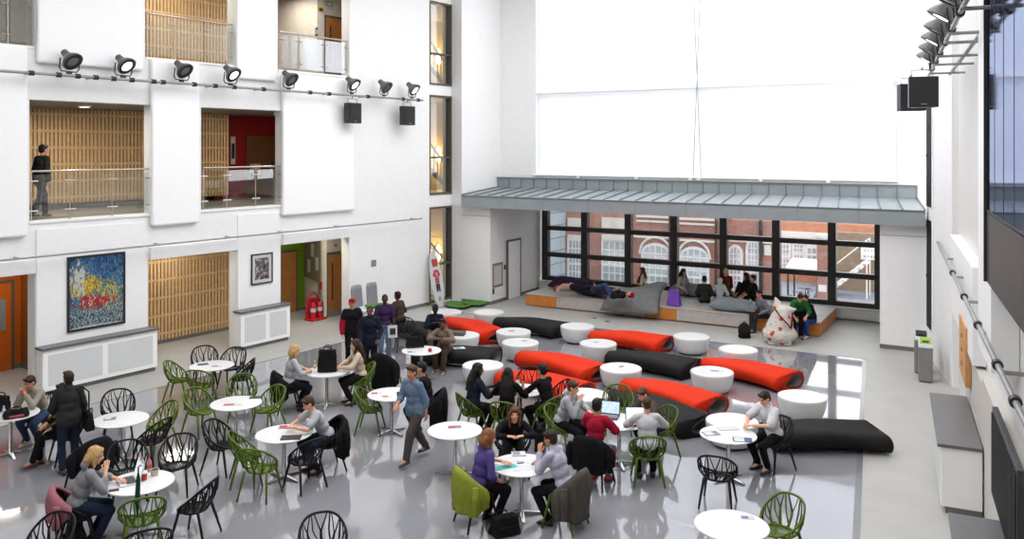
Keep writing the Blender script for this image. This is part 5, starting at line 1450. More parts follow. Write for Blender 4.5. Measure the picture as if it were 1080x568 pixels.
onplat(797, 318.5, L_*.8+F_*.5, 'young man in black top sitting with arms out on the platform', .05, lean=.12, head=(-.15, 0), hl=(-.1, .45, .2), hr=(.14, .42, .2), skin='tan', hair=('short', BLK), top=('top', c_black, .6, .02), bottom=('trousers', c_black), shoes=s_black)
p = BW.p(BW.s_at(809, 25.25), 25.17, 0)
person('person in grey jumper sitting on the platform edge beside a black rucksack', p, face(p, p+L_*.7+F_*.75), 'sit', seat=.41, lean=.4, head=(-.2, .2), skin='tan', hair=('short', BLK), top=('jumper', K('blue_grey', (.17, .18, .20)), .95, .022), bottom=('trousers', c_char), shoes=s_black, fl=(-.1, .5, .085), fr=(.1, .46, .085))
p = at(841, 357, 0); p.z = 0
person('person in green top and black coat bending far forward behind the floral bean bag', p, face(p, p-L_*.35+F_*1.0), 'stand', lean=1.15, head=(-.3, 0), hl=(-.15, .62, .75), hr=(.15, .62, .72), skin='tan', hair=('short', BLK), top=('top', c_green, .7, .03), bottom=('trousers', c_black, .02), shoes=s_black, hem=.05)
p = BW.p(4.42+.24, 25.19, 0)
person('person in black jacket and bright blue jeans seated on the platform end', p, face(p, p+F_*.9+L_*.4), 'sit', seat=.41, lean=.5, head=(-.5, 0), hl=(-.1, .4, .6), hr=(.1, .4, .6), skin='tan', hair=('short', BLK), top=('jacket', c_black, .95, .034), bottom=('jeans', c_blue, .02), shoes=s_white, fl=(-.1, .36, .085), fr=(.1, .34, .085), extras=('hood',))
# two people lying down
def lying(px, py, z, dirv, label, up=1, **k):
    p = at(px, py, z); p.z = z
    d = V(dirv).normalized(); a = math.atan2(d.y, d.x)
    # the body axis (local +Z) points along d; chest up (or down)
    Zc = d; Yc = V((0, 0, up)); Xc = Yc.cross(Zc)
    M = Matrix((Xc, Yc, Zc)).transposed()
    return person(label, p, 0, 'lie', rot=M.to_euler(), **k)
lying(596+31, 303.5, PZ+.40, L_*1.0, 'person in patterned top lying face down on the left purple bean bag', -1, lean=.15, head=(.5, 0), hl=(-.2, .2, 1.45), hr=(.2, .2, 1.45), skin='tan', hair=('short', AUB), top=('top', c_pattern, .9, .02), bottom=('trousers', c_black), shoes=s_black, size=.9)
lying(621, 309, PZ+.36, -L_*1.0, 'person in black with jeans lying on the middle purple bean bag, red hood', 1, lean=.12, head=(-.2, 0), hl=(-.1, .2, 1.1), hr=(.1, .2, 1.1), fl=(-.1, .25, .3), fr=(.1, .12, .2), skin='tan', hair=('short', BLK), top=('jacket', c_black, .95, .028), bottom=('jeans', c_jean), shoes=s_black, size=.9, extras=(('beanie', K('scarlet_wool', (.28, .01, .02))),))

# ================================================================ things on the tables
TT = .735
def on_table(px, py, z=TT): p = at(px, py, z); p.z = z+.0005; return p
M_paper = pm('paper', (.58, .59, .61), .6, var=.03)
def leaflet(px, py, rz, w, l, cols, label, z=TT, cat='leaflet', name='leaflet', th=.004, grp='leaflets on the tables'):
    p = on_table(px, py, z); o = thing(name, label, cat, p, rz, grp)
    m = MB(); m.box(-w/2, w/2, -l/2, l/2, 0, th); obj('cover', m, cols[0], o)
    if len(cols) > 1:
        m = MB(); m.box(-w/2*.85, w/2*.2, -l/2*.85, l/2*.8, th, th+.0012); obj('printed_block', m, cols[1], o)
    return o
p_red = pm('print_red', (.40, .06, .07), .5, var=.4, scale=60); p_blue = pm('print_blue', (.04, .06, .16), .5, var=.4, scale=60); p_grey = pm('print_grey', (.22, .22, .23), .5, var=.5, scale=60); p_dark = pm('dark_cover', (.02, .02, .024), .4)
p_violet = pm('print_violet', (.16, .14, .4), .5, var=.5, scale=60); p_teal = pm('teal_card', (.03, .42, .40), .5); p_book = pm('book_cover', (.07, .065, .055), .6)
leaflet(214, 384, .5, .22, .16, [p_blue], 'dark blue booklet on the farthest cafe table', name='booklet', cat='booklet')
leaflet(228.5, 386, .2, .21, .10, [M_paper, p_red], 'red and white leaflet on the farthest cafe table')
leaflet(245, 426.5, .1, .34, .12, [M_paper, p_red], 'long red and white leaflet on the table amid green chairs')
leaflet(269, 419, .2, .20, .13, [p_dark], 'dark tablet lying on the table amid green chairs', cat='tablet', name='tablet', th=.009)
leaflet(116, 441.5, .3, .19, .13, [p_grey, M_paper], 'small grey booklet alone on a cafe table', cat='booklet', name='booklet', th=.012)
leaflet(303, 450, .15, .30, .2, [M_paper, p_red], 'sheet the writing man writes on', cat='paper', name='paper_sheet')
leaflet(307, 461.5, .1, .32, .2, [p_dark], 'dark folder on the writing man\'s table', cat='folder', name='folder', th=.014)
leaflet(397, 414.5, .2, .22, .12, [M_paper, p_red], 'red and white leaflet on the table behind the walking man, left one')
leaflet(408, 418, -.3, .2, .1, [M_paper, p_red], 'red and white leaflet by the brown cup')
leaflet(434, 371, .2, .2, .12, [M_paper, p_blue], 'white and blue leaflet before the black case')
leaflet(479.5, 450, .15, .22, .12, [p_grey, p_red], 'red and grey leaflet alone in the middle of a table')
leaflet(750, 457, .2, .26, .19, [p_grey, M_paper], 'grey magazine on the table of the man in a white shirt', cat='magazine', name='magazine', th=.008)
leaflet(783, 463.5, -.2, .30, .22, [p_blue, M_paper], 'blue-edged clipboard with white paper before the man in white', cat='clipboard', name='clipboard')
leaflet(768, 452, .1, .34, .14, [M_paper], 'open white papers under the reading man\'s hands', cat='paper', name='paper_sheet', th=.012)
leaflet(788, 545.5, -.1, .17, .09, [M_paper, p_violet], 'violet and white leaflet on the nearest table')
leaflet(536, 485, .5, .30, .21, [M_paper], 'white sheet by the teal folder', cat='paper', name='paper_sheet', th=.003)
leaflet(551, 493, .2, .30, .21, [M_paper], 'white sheet at the front of the paper-covered table', cat='paper', name='paper_sheet', th=.003)
leaflet(565, 487, -.4, .30, .21, [M_paper], 'white sheet before the man in lavender', cat='paper', name='paper_sheet', th=.003)
leaflet(547, 479, .1, .21, .16, [M_paper, p_grey], 'folded white paper before the auburn-haired woman', cat='paper', name='paper_sheet', th=.02)
leaflet(533, 492.5, .45, .34, .13, [p_teal], 'teal folder before the woman in violet', cat='folder', name='folder', th=.008)
leaflet(549, 488, .3, .10, .06, [p_grey], 'small grey phone among the white papers', cat='phone', name='phone', th=.012)
leaflet(648, 451, -.5, .30, .21, [M_paper], 'white sheet in front of the left open laptop', cat='paper', name='paper_sheet', th=.003)
leaflet(120, 517, .4, .13, .07, [p_dark], 'dark phone beside the white laptop', cat='phone', name='phone', th=.012)
# leaflets on the poufs, paper on a bench and the floor
def on_pouf(i): p = POUFS[i][0].copy(); p.z = .4505; return p
def lying_on(p, rz, w, l, cols, label, name='leaflet', cat='leaflet', th=.004):
    o = thing(name, label, cat, p, rz, 'papers on the poufs'); m = MB(); m.box(-w/2, w/2, -l/2, l/2, 0, th); obj('cover', m, cols[0], o, bevel=.003 if th > .02 else 0)
    if len(cols) > 1: m = MB(); m.box(-w/2*.8, w/2*.3, -l/2*.8, l/2*.8, th, th+.0012); obj('printed_block', m, cols[1], o)
lying_on(on_pouf(2)+Vector((-.05, 0, 0)), .2, .16, .1, [p_red], 'red leaflet on the pouf at the end of the farthest orange bench')
lying_on(on_pouf(3)+Vector((-.12, -.05, 0)), -.2, .42, .28, [p_book], 'thick dark grey book lying on a white pouf', 'book', 'book', .09)
lying_on(on_pouf(4)+Vector((.1, .1, 0)), .2, .14, .08, [p_grey], 'grey leaflet on the pouf by the charcoal bench with paper')
lying_on(on_pouf(7)+Vector((-.05, .05, 0)), .2, .12, .07, [p_grey], 'small dark card on the pouf left of the middle charcoal bench', 'card', 'card')
lying_on(on_pouf(12)+Vector((.1, 0, 0)), -.2, .3, .1, [M_paper, p_violet], 'pale leaflet on the pouf between right-hand orange benches')
lying_on(on_pouf(8)+Vector((.02, .05, 0)), .6, .1, .05, [p_grey], 'crumpled grey wrapper on the speckled central pouf', 'wrapper', 'wrapper', .015)
b_ = BENCHES[2]; p = b_[0]+b_[1]*.05; lying_on(Vector((p.x, p.y, .4145)), .3, .28, .22, [M_paper, p_grey], 'white sheet lying on the charcoal bench', 'paper_sheet', 'paper', .003)
p = at(791, 426, 0); lying_on(Vector((p.x, p.y, .0045)), .2, .2, .12, [M_paper], 'white scrap of paper on the grey floor right of the poufs', 'paper_scrap', 'paper', .003)
# cups, bottles, fruit
def cup(px, py, mat, label, h=.10, r=.04, lid=None, z=TT):
    p = on_table(px, py, z); o = thing('cup', label, 'cup', p)
    m = MB(); m.lathe([(0, 0), (r*.75, 0), (r, h), (r*.92, h), (r*.70, .01), (0, .01)], 20); obj('body', m, mat, o, True)
    m = MB(); m.lathe([(0, h*.8), (r*.9, h*.8)][::-1] if lid is None else [(r*1.05, h), (r*1.05, h+.01), (r*.8, h+.015), (0, h+.015)], 20); obj('lid' if lid else 'drink', m, lid or s_brown, o, True)
    return o
m_redcup = pm('red_cup', (.45, .02, .02), .4); m_whitecup = pm('white_cup', (.66, .66, .65), .4)
cup(152, 506, m_redcup, 'red paper cup on the white laptop\'s table', .10, .045, m_whitecup)
cup(420.5, 419, s_brown, 'brown cup on the table behind the walking man')
cup(546, 406, m_whitecup, 'white cup between the women in black')
cup(551.5, 408.5, pm('amber_glass', (.4, .16, .07), .2), 'amber glass between the women in black', .12, .035)
cup(351, 386, m_whitecup, 'white paper cup behind the big black bag', .16, .04, m_whitecup)
cup(650, 456, m_whitecup, 'white cup in front of the open laptops')
cup(163, 501, pm('beige_tub', (.5, .45, .36), .5), 'beige tub beside the bottles', .09, .06)
def bottle(px, py, mat, cap, label, h=.2, r=.032, z=TT):
    p = on_table(px, py, z); o = thing('bottle', label, 'bottle', p)
    m = MB(); m.lathe([(0, 0), (r, 0), (r, h*.62), (r*.8, h*.72), (r*.36, h*.84), (r*.36, h*.92), (0, h*.92)], 18); obj('body', m, mat, o, True)
    m = MB(); m.lathe([(0, h*.92), (r*.42, h*.92), (r*.42, h), (0, h)], 14); obj('cap', m, cap, o, True)
    m = MB(); m.lathe([(r*1.02, h*.25), (r*1.02, h*.5)], 18); obj('wrap', m, M_paper if 'pink' not in label else p_red, o, True)
    return o
m_pet = pm('clear_plastic', (.5, .52, .54), .15, spec=.8); m_juice = pm('juice', (.55, .30, .03), .3)
bottle(150, 496, m_pet, m_redcup, 'clear bottle with red cap, left of two on the laptop table')
bottle(157.5, 497, pm('pink_drink', (.55, .2, .22), .3), m_redcup, 'pink drink bottle, right of two on the laptop table', .22)
bottle(332, 388, m_juice, m_whitecup, 'small yellow juice bottle left of the big black bag', .16)
bottle(4, 440, m_pet, m_whitecup, 'clear bottle at the left edge of view', .2)
p = on_table(453.5, 371); o = thing('apple', 'red apple on the table with the black case', 'apple', p)
m = MB(); m.lathe([(0, .012), (.02, .002), (.04, .012), (.05, .045), (.042, .075), (.022, .086), (0, .076)], 20); obj('fruit', m, pm('apple_red', (.42, .02, .03), .3, var=.3), o, True)
m = MB(); m.tube([(0, 0, .074), (.006, 0, .10)], .003, 6); obj('stem', m, s_brown, o)
# laptops
def laptop(px, py, rz, col, label, screen, tilt=1.85, z=TT):
    p = on_table(px, py, z); o = thing('laptop', label, 'laptop', p, rz)
    m = MB(); m.box(-.17, .17, -.12, .12, 0, .02); obj('base', m, col, o, bevel=.006)
    m = MB(); m.box(-.15, .15, -.03, .105, .02, .0215); obj('keyboard', m, p_dark if col is not p_dark else p_grey, o)
    c, s = math.cos(tilt), math.sin(tilt)
    f = lambda x, u, w: Vector((x, .118-c*u*1.0+s*w*0+0*w, .02+s*u)) + Vector((0, s*w, c*w))
    # lid hinges along the far edge (y = .118), leaning back
    f = lambda x, u, w: Vector((x, .118+u*math.cos(PI-tilt)+w*s, .02+u*s-w*math.cos(PI-tilt)))
    m = MB(); m.hexa([f(-.17, 0, 0), f(.17, 0, 0), f(.17, 0, .012), f(-.17, 0, .012), f(-.17, .23, 0), f(.17, .23, 0), f(.17, .23, .012), f(-.17, .23, .012)]); obj('lid', m, col, o)
    m = MB(); m.poly([f(-.155, .018, -.001), f(.155, .018, -.001), f(.155, .215, -.001), f(-.155, .215, -.001)]); sc_ = obj('screen', m, screen, o)
    return o
m_scr = pm('lit_screen', (.3, .4, .55), .3, emit=(.55, .68, .9), estr=.22, var=.3, scale=14); m_scr2 = pm('lit_screen_pale', (.5, .6, .7), .3, emit=(.6, .75, .85), estr=.25)
m_lapw = pm('white_shell', (.68, .70, .72), .35)
def tohead(px, py, tx): return face(on_table(px, py), at(*tx, .44))
laptop(642, 440, tohead(642, 440, (627, 482))+PI, p_dark, 'dark open laptop with a lit screen facing the man in red', m_scr)
laptop(671, 447, tohead(678, 446, (683, 479))+PI, p_dark, 'open laptop with pale screen, half hidden by the man in white', m_scr2)
laptop(134, 508, tohead(134, 508, (79, 543))+PI, m_lapw, 'white open laptop in front of the blond woman in grey', m_scr2)
# ================================================================ bags
m_bag = K('bag_black', (.011, .011, .012)); 
def softbag(loc, rz, w, d, h, mat, label, name='bag', handles=True, z0=.016, cat='bag', band_mat=None):
    o = thing(name, label, cat, loc, rz, None)
    m = MB(); m.hexa([(-w/2, -d/2, z0), (w/2, -d/2, z0), (w/2, d/2, z0), (-w/2, d/2, z0), (-w/2*.86, -d/2*.55, h), (w/2*.9, -d/2*.55, h*.96), (w/2*.9, d/2*.55, h*.96), (-w/2*.86, d/2*.55, h)])
    blob('body', m, mat, o, .012, .03, 4)
    if handles:
        for s in (-1, 1):
            m = MB(); m.tube([(-w*.22, s*d*.2, h*.9), (-w*.18, s*d*.34, h*1.1), (0, s*d*.38, h*1.18), (w*.18, s*d*.34, h*1.1), (w*.22, s*d*.2, h*.9)], .011, 6); obj('handle', m, mat, o, True)
    m = MB(); m.box(-w*.28, w*.28, -d*.52, -d*.40, h*.22, h*.5) if band_mat else m.box(-w*.3, w*.3, -d*.5, -d*.38, h*.15, h*.55)
    obj('front_pocket' if not band_mat else 'white_print', m, band_mat or mat, o, bevel=.01)
    return o
T_ = TP
softbag(T_['bag']+Vector((.02, -.03, TT+.0005)), .15, .40, .24, .46, m_bag, 'big black bag standing on the table between two women', 'tote_bag')
softbag(on_table(437.5, 366), .2, .42, .2, .26, m_bag, 'black case on the table with the red apple', 'carry_case')
softbag(on_table(17, 439), .6, .40, .30, .12, m_bag, 'flat black bag with pink things on the left edge table', 'shoulder_bag', band_mat=p_red)
softbag(on_table(0, 433), .3, .3, .25, .26, m_bag, 'dark upright bag at the extreme left table edge', 'tote_bag')
p = at(532, 563, 0); softbag(Vector((p.x, p.y, .0045)), .5, .40, .26, .26, m_bag, 'black leather handbag on the floor by the lime green jacket', 'handbag')
WCH = [o for o in C.objects if o.get('label', '').startswith('black woven chair with a pink jacket')][0]
softbag(Vector((WCH.location.x, WCH.location.y, .0045)), WCH.rotation_euler[2], .36, .30, .33, m_bag, 'black bag on the floor under the blond woman\'s chair', 'holdall', handles=False)
p = at(785, 356, 0); o = thing('rucksack', 'black rucksack standing on the floor before the platform', 'rucksack', Vector((p.x, p.y, 0)), .2)
m = MB(); m.ell((0, 0, .22), (.19, .13, .215)); m.ell((0, -.1, .17), (.14, .08, .13)); m.box(-.15, .15, -.1, .1, .003, .1); blob('body', m, m_bag, o, .013, .02, 3)
m = MB(); m.tube([(-.05, 0, .43), (0, 0, .48), (.05, 0, .43)], .012, 6); obj('grab_loop', m, m_bag, o)
m_purp = pm('purple_plastic', (.17, .05, .42), .4, var=.15)
p = at(711, 322.5, PZ); o = thing('carrier_bag', 'bright purple carrier bag with white print on the platform', 'bag', Vector((p.x, p.y, PZ+.022)), ang)
m = MB(); m.hexa([(-.22, -.12, 0), (.22, -.12, 0), (.22, .12, 0), (-.22, .12, 0), (-.14, -.05, .48), (.14, -.05, .48), (.14, .05, .48), (-.14, .05, .48)]); blob('body', m, m_purp, o, .013, .03, 3)
m = MB()
for k, x in enumerate((-.13, -.07, -.01, .05, .11)): m.tube([(x, -.125, .12), (x, -.125+.02, .27), (x+.035, -.105, .26), (x+.03, -.122, .14)], .011, 6)
obj('white_print', m, M_paper, o)
m = MB(); m.tube([(-.07, 0, .46), (-.06, 0, .56), (.06, 0, .56), (.07, 0, .46)], .012, 6); obj('handle', m, m_purp, o)
mp_, mr = MANBAG
d = Matrix.Rotation(mr, 3, 'Z')
q = mp_+d @ Vector((.27, -.10, .72)); sbag = softbag(Vector((q.x, q.y, .70)), mr+PI/2, .36, .14, .30, m_bag, 'black shoulder bag hanging at the standing man\'s right side', 'shoulder_bag')
m = MB(); m.tube([(.0, .0, .28), (-.02, .09, .48), (-.03, .17, .70), (.02, .10, .74), (.06, -.02, .62), (.05, -.02, .28)], .013, 6); obj('strap', m, m_bag, sbag, True)
def on_chair(c, dx, dy, dz): return c.location+Matrix.Rotation(c.rotation_euler[2], 3, 'Z') @ Vector((dx, dy, dz))
q = on_chair(GREENBAG, 0, .0, .455); softbag(q, GREENBAG.rotation_euler[2], .34, .14, .24, K('tan_leather', (.25, .12, .05)), 'brown bag on the green chair beside the standing man', 'satchel')
q = on_chair(HOODBAG, -.02, -.40, .10); softbag(Vector((q.x, q.y, .0045)), HOODBAG.rotation_euler[2]+.3, .34, .18, .44, m_bag, 'black bag behind the chair of the man in grey hoodie', 'rucksack')
q = on_chair(REDBAG, .40, -.05, 0); softbag(Vector((q.x, q.y, .0045)), REDBAG.rotation_euler[2], .34, .18, .40, K('maroon_leather', (.13, .02, .025)), 'dark red bag beside the chair of the woman in cream', 'handbag')
# long black coat across a green chair near the standing trio
for c in [o for o in C.objects if o.get('label', '').startswith('green woven chair with the long black coat')]: coat(c, c_black, 'long black coat hanging across a green chair by the standing trio', .06, span=1.7)
# sheet held by the man in plum
o = thing('paper_sheet', 'white and black sheet held by the standing man in plum', 'paper', (-3.00, 21.02, .80), .4)
m = MB(); m.hexa([(-.12, 0, -.15), (.12, 0, -.15), (.12, .004, -.15), (-.12, .004, -.15), (-.12, .05, .15), (.12, .05, .15), (.12, .054, .15), (-.12, .054, .15)]); obj('sheet', m, M_paper, o)
m = MB(); m.hexa([(-.07, -.004, -.07), (.07, -.004, -.07), (.07, .012, -.07), (-.07, .012, -.07), (-.07, .022, .08), (.07, .022, .08), (.07, .036, .08), (-.07, .036, .08)]); obj('printed_block', m, p_dark, o)
# folded dark green umbrella standing against the green chair in front of the laptop table
q = at(143, 548, .44); o = thing('umbrella', 'folded dark green umbrella with red knob standing in the green chair by the white laptop', 'umbrella', Vector((q.x, q.y+.05, .462)), .3); o.scale = (1, 1, .78)
m = MB(); m.tube([(0, 0, .0), (0, .0, .06), (.0, .01, .3), (.01, .02, .62), (.01, .02, .74)], [.006, .012, .035, .028, .014], 10); obj('canopy', m, K('umbrella_green', (.012, .06, .035)), o, True)
m = MB(); m.tube([(.01, .02, .74), (.01, .022, .84), (.03, .022, .87), (.055, .022, .855)], .012, 8); obj('handle', m, m_redcup, o, True)

# ================================================================ on the walls
def on_wall(fr, px0, px1, py_top, py_bot, q, name, label, cat, th=.04):
    """a framed flat thing; returns root, width, height; local x right, y out of the wall, z up, origin at the lower middle"""
    s0, s1 = fr.s_at(px0, q), fr.s_at(px1, q); s0, s1 = min(s0, s1), max(s0, s1); pm_ = (px0+px1)/2
    z0, z1 = fr.z_at(pm_, py_bot, q), fr.z_at(pm_, py_top, q)
    p = fr.p((s0+s1)/2, q, z0)
    o = thing(name, label, cat, p, math.atan2(fr.u.y, fr.u.x))
    return o, s1-s0, z1-z0
def framed(fr, px0, px1, t, b, q, label, art, frame_mat, bw, out=1, name='framed_picture', cat='picture', mount=.0):
    o, w, h = on_wall(fr, px0, px1, t, b, q, name, label, cat)
    # out: direction of the room along local y
    y = lambda v: v*out
    m = MB()
    for x0, x1, z0, z1 in ((-w/2, -w/2+bw, 0, h), (w/2-bw, w/2, 0, h), (-w/2+bw, w/2-bw, 0, bw), (-w/2+bw, w/2-bw, h-bw, h)): m.box(x0, x1, min(0, y(.035)), max(0, y(.035)), z0, z1)
    obj('frame', m, frame_mat, o)
    m = MB(); m.box(-w/2+bw, w/2-bw, min(0, y(.018)), max(0, y(.018)), bw, h-bw); obj('mount_board', m, M_paper, o)
    k = bw+mount; m = MB(); m.box(-w/2+k, w/2-k, min(y(.018), y(.021)), max(y(.018), y(.021)), k, h-k); obj('artwork', m, art, o)
    return o
def art_colour():
    mt = bpy.data.materials.new('abstract_paint'); mt.use_nodes = True; nt = mt.node_tree; N = nt.nodes; L = nt.links
    b = N['Principled BSDF']; b.inputs['Roughness'].default_value = .45
    tc = N.new('ShaderNodeTexCoord'); mp = N.new('ShaderNodeMapping'); mp.inputs['Scale'].default_value = (1.2, 1, .55); L.new(tc.outputs['Object'], mp.inputs['Vector'])
    def noise(sc_, det, dist=0):
        n = N.new('ShaderNodeTexNoise'); n.inputs['Scale'].default_value = sc_; n.inputs['Detail'].default_value = det; n.inputs['Distortion'].default_value = dist; L.new(mp.outputs[0], n.inputs['Vector']); return n
    def ramp(fac, stops, const=True):
        r = N.new('ShaderNodeValToRGB'); e = r.color_ramp.elements
        if const: r.color_ramp.interpolation = 'CONSTANT'
        e[0].position = stops[0][0]; e[0].color = (*stops[0][1], 1); e[1].position = stops[1][0]; e[1].color = (*stops[1][1], 1)
        for p, c in stops[2:]: x = e.new(p); x.color = (*c, 1)
        L.new(fac, r.inputs['Fac']); return r.outputs['Color']
    n1 = noise(5, 9, .8); n2 = noise(13, 6, .5); n3 = noise(30, 4)
    base = ramp(n2.outputs['Fac'], [(0, (.008, .01, .02)), (.40, (.01, .05, .17)), (.50, (.02, .16, .36)), (.56, (.015, .08, .07)), (.61, (.30, .30, .22)), (.66, (.01, .015, .03))])
    def patch(x, z, rx, rz, col_stops, cur, nz, amp):
        a = N.new('ShaderNodeVectorMath'); a.operation = 'SUBTRACT'; a.inputs[1].default_value = (x, 0, z); L.new(tc.outputs['Object'], a.inputs[0])
        s_ = N.new('ShaderNodeVectorMath'); s_.operation = 'MULTIPLY'; s_.inputs[1].default_value = (1/rx, 0, 1/rz); L.new(a.outputs[0], s_.inputs[0])
        l = N.new('ShaderNodeVectorMath'); l.operation = 'LENGTH'; L.new(s_.outputs[0], l.inputs[0])
        m_ = N.new('ShaderNodeMath'); m_.operation = 'MULTIPLY_ADD'; m_.inputs[1].default_value = amp; L.new(nz.outputs['Fac'], m_.inputs[0]); L.new(l.outputs['Value'], m_.inputs[2])
        t = N.new('ShaderNodeMath'); t.operation = 'LESS_THAN'; t.inputs[1].default_value = 1+amp*.5; L.new(m_.outputs[0], t.inputs[0])
        c = ramp(n3.outputs['Fac'], col_stops)
        x_ = N.new('ShaderNodeMixRGB'); L.new(t.outputs[0], x_.inputs['Fac']); L.new(cur, x_.inputs[1]); L.new(c, x_.inputs[2]); return x_.outputs[0]
    cur = patch(0, .22, 1.0, .34, [(0, (.02, .05, .08)), (.46, (.06, .17, .22)), (.53, (.45, .46, .42)), (.60, (.02, .03, .05))], base, n2, 1.8)
    cur = patch(.30, .75, .32, .30, [(0, (.04, .10, .03)), (.45, (.30, .32, .03)), (.55, (.5, .5, .44)), (.62, (.03, .07, .05))], cur, n2, 4.0)
    cur = patch(-.30, 1.0, .34, .30, [(0, (.30, .12, .01)), (.42, (.62, .42, .02)), (.58, (.02, .03, .05))], cur, n2, 4.2)
    cur = patch(-.05, .62, .42, .15, [(0, (.30, .012, .015)), (.56, (.55, .08, .04)), (.60, (.6, .56, .5))], cur, n2, 4.5)
    cur = patch(-.42, 1.2, .16, .3, [(0, (.5, .5, .45)), (.6, (.1, .14, .1))], cur, n2, 4.0)
    cur = patch(0, -.02, 1.2, .11, [(0, (.4, .42, .42)), (.5, (.6, .6, .58)), (.62, (.10, .16, .2))], cur, n1, .8)
    L.new(cur, b.inputs['Base Color'])
    bp = N.new('ShaderNodeBump'); bp.inputs['Strength'].default_value = .4; L.new(n2.outputs['Fac'], bp.inputs['Height']); L.new(bp.outputs['Normal'], b.inputs['Normal'])
    return mt
def art_mono():
    mt = bpy.data.materials.new('monochrome_print'); mt.use_nodes = True; nt = mt.node_tree; N = nt.nodes; L = nt.links
    b = N['Principled BSDF']; b.inputs['Roughness'].default_value = .4
    tc = N.new('ShaderNodeTexCoord'); n1 = N.new('ShaderNodeTexNoise'); n1.inputs['Scale'].default_value = 9; n1.inputs['Detail'].default_value = 8; L.new(tc.outputs['Object'], n1.inputs['Vector'])
    r = N.new('ShaderNodeValToRGB'); e = r.color_ramp.elements; e[0].position = .38; e[0].color = (.01, .01, .012, 1); e[1].position = .62; e[1].color = (.45, .45, .46, 1); x = e.new(.55); x.color = (.16, .05, .05, 1); x = e.new(.52); x.color = (.12, .12, .13, 1)
    L.new(n1.outputs['Fac'], r.inputs['Fac']); L.new(r.outputs['Color'], b.inputs['Base Color']); return mt
A_mono = art_mono()
framed(LW, 70.5, 131.5, 268, 345.5, .034, 'large black-framed abstract painting in blue, yellow and red', art_colour(), M_black, .05, -1)
framed(LW, 264.5, 287, 267, 299, .034, 'small black-framed monochrome picture on the white pier', A_mono, M_black, .035, -1, mount=.09)
# picture glimpsed before the green wall
framed(LW, 242.5, 250, 262, 304, -2.895, 'dark picture on the green wall, half hidden by the pier', A_mono, M_paper, .02, -1)
def plaque(fr, px0, px1, t, b, q, mat, label, name='notice', cat='notice', out=-1, th=.012, block=None):
    o, w, h = on_wall(fr, px0, px1, t, b, q, name, label, cat); m = MB(); m.box(-w/2, w/2, min(0, out*th), max(0, out*th), 0, h); obj('sheet', m, mat, o)
    if block: m = MB(); m.box(-w/2*.7, w/2*.7, min(out*th, out*(th+.002)), max(out*th, out*(th+.002)), h*.2, h*.75); obj('printed_block', m, block, o)
    return o
m_yel = pm('yellow_sign', (.62, .45, .02), .5); m_gsign = pm('green_sign', (.02, .2, .10), .5)
plaque(LW, 243.3, 248.0, 144, 173, -3.995, M_paper, 'white poster with dark pictures on the crimson wall', block=p_dark, name='poster', cat='poster')
nb, w, h = on_wall(LW, 259, 299.5, 143, 214, -3.995, 'noticeboard', 'tall brown board with papers on the crimson wall', 'noticeboard')
m = MB(); m.box(-w/2, w/2, -.05, 0, 0, h); obj('board', m, pm('brown_board', srgb(112, 70, 34), .6), nb, bevel=.01)
for x, z, ww, hh, mm in ((-.38*w+.15, h*.52, .42, .30, pm('buff_paper', (.5, .42, .28), .6)), (.12*w, h*.48, .22, .62, A_mono), (.36*w, h*.55, .3, .4, p_red)):
    m = MB(); m.box(x-ww/2, x+ww/2, -.058, -.05, z-hh/2, z+hh/2); obj('pinned_paper', m, mm, nb)
plaque(LW, 359, 364.5, 261, 267, -1.195, m_yel, 'yellow and black sign above the ground-level door', block=p_dark, name='wall_sign', cat='sign')
plaque(LW, 352, 356, 256, 261, -1.195, M_paper, 'small white sign above the ground-level door', block=p_grey, name='wall_sign', cat='sign')
plaque(LW, 391.5, 396.5, 274, 281, .001, p_grey, 'small grey plate on the bare white wall', name='wall_plate', cat='plate')
plaque(LW, 335.5, 341, 7.5, 12.5, -1.495, m_yel, 'yellow sign beside the topmost door', block=p_dark, name='wall_sign', cat='sign')
plaque(LW, 344, 350.5, 2, 6.5, -1.30, m_gsign, 'green exit sign above the topmost door', block=M_paper, name='exit_sign', cat='sign')
plaque(LW, 332.5, 335, 29, 38, -1.495, p_blue, 'blue notice on the wall left of the topmost door', block=M_paper)
# noticeboard in the alcove: on the wall that faces the viewer
o = thing('noticeboard', 'grey-brown felt noticeboard with three papers beside the fire extinguishers', 'noticeboard', NA.lerp(NB_, .46)+NBN*.004+Vector((0, 0, 1.12)), math.atan2(NBD.y, NBD.x)+PI)
m = MB(); m.box(-.75, .75, 0, .03, 0, 1.5); obj('board', m, pm('felt_board', srgb(128, 118, 96), .8), o)
for x, z in ((-.45, .35), (-.05, .75), (.3, .2)): m = MB(); m.box(x-.14, x+.14, .03, .034, z, z+.42); obj('pinned_paper', m, M_paper, o)
# call point box
plaqueo = thing('call_point', 'small red and grey box on the alcove wall', 'call point', NA.lerp(NB_, .86)+NBN*.004+Vector((0, 0, .8)), math.atan2(NBD.y, NBD.x)+PI)
m = MB(); m.box(-.12, -.02, 0, .05, .1, .35); obj('red_box', m, m_redcup, plaqueo); m = MB(); m.box(.0, .12, 0, .05, -.1, .3); obj('grey_box', m, p_grey, plaqueo)
